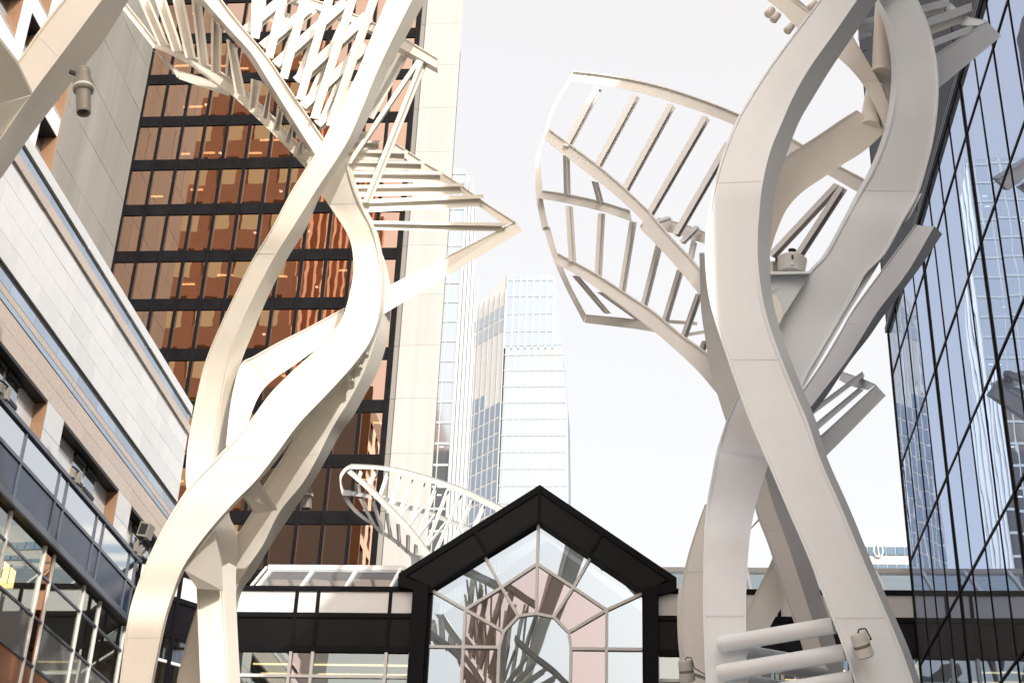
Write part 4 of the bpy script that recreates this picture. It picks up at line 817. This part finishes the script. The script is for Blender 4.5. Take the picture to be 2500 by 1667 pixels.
def far_tree():
    t = thing('steel_tree', 'small distant steel tree sculpture with leaf frame showing above the black gable', 'sculpture', (-7, 46, 0), GT)
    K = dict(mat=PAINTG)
    Y = 45.0
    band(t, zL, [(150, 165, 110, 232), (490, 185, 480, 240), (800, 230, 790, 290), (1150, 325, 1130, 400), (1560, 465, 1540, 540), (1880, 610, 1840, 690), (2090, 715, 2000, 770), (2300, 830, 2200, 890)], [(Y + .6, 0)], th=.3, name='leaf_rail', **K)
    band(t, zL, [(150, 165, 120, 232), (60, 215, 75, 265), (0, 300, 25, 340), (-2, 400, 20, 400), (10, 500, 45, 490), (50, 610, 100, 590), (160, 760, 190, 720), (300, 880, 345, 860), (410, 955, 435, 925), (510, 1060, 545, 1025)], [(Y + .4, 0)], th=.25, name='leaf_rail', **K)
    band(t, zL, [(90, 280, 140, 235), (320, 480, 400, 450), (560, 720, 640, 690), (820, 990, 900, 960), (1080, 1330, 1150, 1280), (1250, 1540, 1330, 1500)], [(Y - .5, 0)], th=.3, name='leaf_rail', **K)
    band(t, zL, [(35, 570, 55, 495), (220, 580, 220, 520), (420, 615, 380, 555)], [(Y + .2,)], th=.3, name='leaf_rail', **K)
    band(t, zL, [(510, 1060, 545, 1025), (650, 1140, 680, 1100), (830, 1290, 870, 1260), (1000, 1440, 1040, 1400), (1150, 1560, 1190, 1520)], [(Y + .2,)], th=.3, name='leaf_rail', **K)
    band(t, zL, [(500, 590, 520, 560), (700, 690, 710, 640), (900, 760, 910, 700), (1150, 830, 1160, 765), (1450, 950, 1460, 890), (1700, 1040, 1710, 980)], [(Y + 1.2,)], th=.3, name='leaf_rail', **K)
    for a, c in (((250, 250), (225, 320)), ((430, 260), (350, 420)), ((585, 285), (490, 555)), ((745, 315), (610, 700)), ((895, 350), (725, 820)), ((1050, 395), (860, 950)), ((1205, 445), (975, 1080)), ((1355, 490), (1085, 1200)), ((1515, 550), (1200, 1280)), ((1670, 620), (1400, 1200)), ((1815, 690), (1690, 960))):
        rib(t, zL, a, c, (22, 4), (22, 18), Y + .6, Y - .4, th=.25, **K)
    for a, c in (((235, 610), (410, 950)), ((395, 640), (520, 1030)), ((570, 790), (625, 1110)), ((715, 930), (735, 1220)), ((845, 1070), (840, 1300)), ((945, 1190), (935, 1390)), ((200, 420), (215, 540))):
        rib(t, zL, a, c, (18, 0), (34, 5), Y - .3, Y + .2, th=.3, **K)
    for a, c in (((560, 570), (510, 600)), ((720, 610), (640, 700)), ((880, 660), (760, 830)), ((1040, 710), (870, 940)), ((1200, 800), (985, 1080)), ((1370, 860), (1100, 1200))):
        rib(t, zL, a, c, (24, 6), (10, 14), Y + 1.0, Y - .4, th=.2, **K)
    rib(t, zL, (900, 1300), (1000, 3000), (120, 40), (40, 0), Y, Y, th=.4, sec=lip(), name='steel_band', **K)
    return t
far_tree()

# ================================================================== LAMPS AND SMALL FITTINGS
def spot(px, py, Y, axis, r, label, standoff):
    p = atY(px, py, Y); a = np.array(axis, float); a /= np.linalg.norm(a); back = np.array(standoff, float)
    t = thing('spotlight', label, 'lamp', p, 'small white spotlights on the sculptures')
    MB().lathe(p - a * r * 1.55, a, [(0, r * .86), (.03, r * .95), (r * 1.3, r * .98), (r * 1.32, r * .80)], 24).build('rear_housing', LAMPW, t)
    m = MB()
    for k in range(5): m.lathe(p - a * r * (.26 - k * .075), a, [(0, r * .96), (.008, r * .96)], 24)
    m.lathe(p - a * r * .3, a, [(0, r * .72), (r * .5, r * .72)], 20); m.build('cooling_fins', GREYP, t)
    MB().lathe(p + a * r * .1, a, [(0, r * .98), (.02, r * 1.02), (r * 1.0, r * 1.06), (r * 1.05, r * .96)], 24).build('front_housing', LAMPW, t)
    MB().lathe(p + a * r * 1.10, a, [(0, r * .9), (.01, r * .9)], 20).build('lens', BLK, t)
    MB().bar(p, p + back, .07, .03, a).build('bracket', LAMPW, t)
    s = np.cross(a, back); s /= np.linalg.norm(s)
    top = p - a * r * 1.5; MB().tube([top, top - a * r * .45 + s * r * .3, top - a * r * .3 + s * r * 1.0, p - a * r * .5 + s * r * 1.25, p + back * .9 + s * r * .9], .007, 6).build('cable', BLK, t)
spot(2105, 1578, 13.30, (.30, .38, -.85), .080, 'small white spotlight with cooling fins fixed on the right sculpture ribbon', (-.02, .22, .1))
spot(1676, 1640, 20.4, (.10, .35, -.9), .105, 'white spotlight with black cable at the bottom beside the lower leg', (.3, .5, .05))

p = atY(1930, 648, 14.55)
t = thing('floodlight', 'white drum projector with black cap standing on the steel shelf of the right sculpture', 'lamp', p)
MB().lathe(p + (0, 0, -.105), (.10, -.12, 1), [(0, .15), (.12, .165), (.17, .17), (.19, .15), (.235, .075)], 28).build('drum', LAMPW, t)
MB().lathe(p + (.02, -.02, .125), (.10, -.12, 1), [(0, .035), (.05, .035), (.051, .045), (.065, .045)], 12).build('cap', BLK, t)
MB().bar(p + (0, -.17, -.10), p + (0, -.165, .03), .03, .02, (0, -1, 0)).build('clamp', LAMPW, t)
for dx in (-.16, .15): MB().lathe(p + (dx, -.05, .03), (0, 0, 1), [(0, .014), (.05, .010)], 8).build('bolt', BLK, t)
MB().bar(p + (.006, -.19, -.03), p + (.006, -.185, .02), .022, .014).build('wing_nut', BLK, t)
q = atY(1890, 650, 14.6)
t = thing('ballast_box', 'little grey control box on the shelf beside the drum projector', 'box', q)
MB().box(q[0] - .08, q[0] + .04, q[1] - .05, q[1] + .1, q[2] - .10, q[2] + .04).build('case', LAMPW, t); MB().box(q[0] - .02, q[0] + .045, q[1] - .06, q[1] - .05, q[2] - .09, q[2] + .02).build('cover', GREYP, t)

def can(px0, py0, px1, py1, Y, label, s=1.0):
    a, c = atY(px0, py0, Y), atY(px1, py1, Y); d = c - a; L = np.linalg.norm(d)
    t = thing('canister_lamp', label, 'lamp', a)
    MB().lathe(a, d, [(0, .10 * s), (L * .04, .125 * s), (L * .30, .135 * s), (L * .31, .175 * s), (L * .48, .178 * s), (L * .52, .165 * s), (L * .54, .13 * s)], 28).build('body', GREYP, t)
    MB().lathe(a, d, [(L * .42, .180 * s), (L * .47, .181 * s)], 28).build('clamp_ring', LAMPW, t)
    MB().lathe(a, d, [(L * .52, .130 * s), (L * .97, .122 * s), (L, .116 * s), (L * .99, .095 * s), (L * .93, .09 * s)], 28).build('barrel', GREYP, t)
    MB().lathe(a, d, [(L * .92, .088 * s), (L * .93, .088 * s)], 20).build('lens', BLK, t)
    k = a + d * .18; MB().bar(k, k + np.array([-.24 * s, -.02, .08 * s]), .06 * s, .06 * s).build('bracket', BLK, t)
can(203, 168, 204, 277, 9.15, 'grey canister lamp hanging under the near beam at top left', .46)
can(745, 1188, 748, 1243, 19.3, 'dim canister lamp half hidden behind the left sculpture near the bronze windows', .62)

def bracket(Y, label):
    x = XL + .05; t = thing('bracket_mount', label, 'bracket', (x, Y, 12.98), 'empty steel brackets on the navy ledge')
    for dy in (-.16, .12): MB().box(x - .04, x + .04, Y + dy - .05, Y + dy + .05, 12.985, 13.22 if dy > 0 else 13.15).build('post', GREYP, t)
    MB().tube([(x, Y - .24, 13.19), (x, Y - .1, 13.22), (x, Y + .10, 13.235), (x, Y + .2, 13.17)], .022, 8).build('arm', BLK, t)
bracket(22.85, 'empty steel lamp bracket on the navy ledge at the far left edge'); bracket(26.6, 'empty steel lamp bracket on the navy ledge in front of the second window pair')
t = thing('floodlight', 'square dark floodlight on a bracket above the navy ledge, cut by the cream ribbon', 'lamp', (XL + .05, 30.7, 12.98))
x = XL + .05
for dy in (-.14, .14): MB().box(x - .04, x + .04, 30.7 + dy - .05, 30.7 + dy + .05, 12.985, 13.25).build('post', GREYP, t)
MB().tube([(x, 30.42, 13.26), (x, 31.0, 13.27)], .022, 8).build('arm', BLK, t); MB().tube([(x, 30.78, 13.27), (x + .02, 30.78, 13.42)], .05, 8).build('yoke', BLK, t)
c = np.array([x + .04, 30.86, 13.58]); m = MB().prism([c + (-.12, -.2, -.16), c + (.10, -.2, -.2), c + (.16, -.2, .12), c + (-.06, -.2, .18)], (0, .40, .05)); m.build('housing', GREYP, t)
MB().prism([c + (-.085, -.206, -.12), c + (.085, -.206, -.15), c + (.13, -.206, .09), c + (-.04, -.206, .135)], (0, .004, 0)).build('lens', BLK, t)
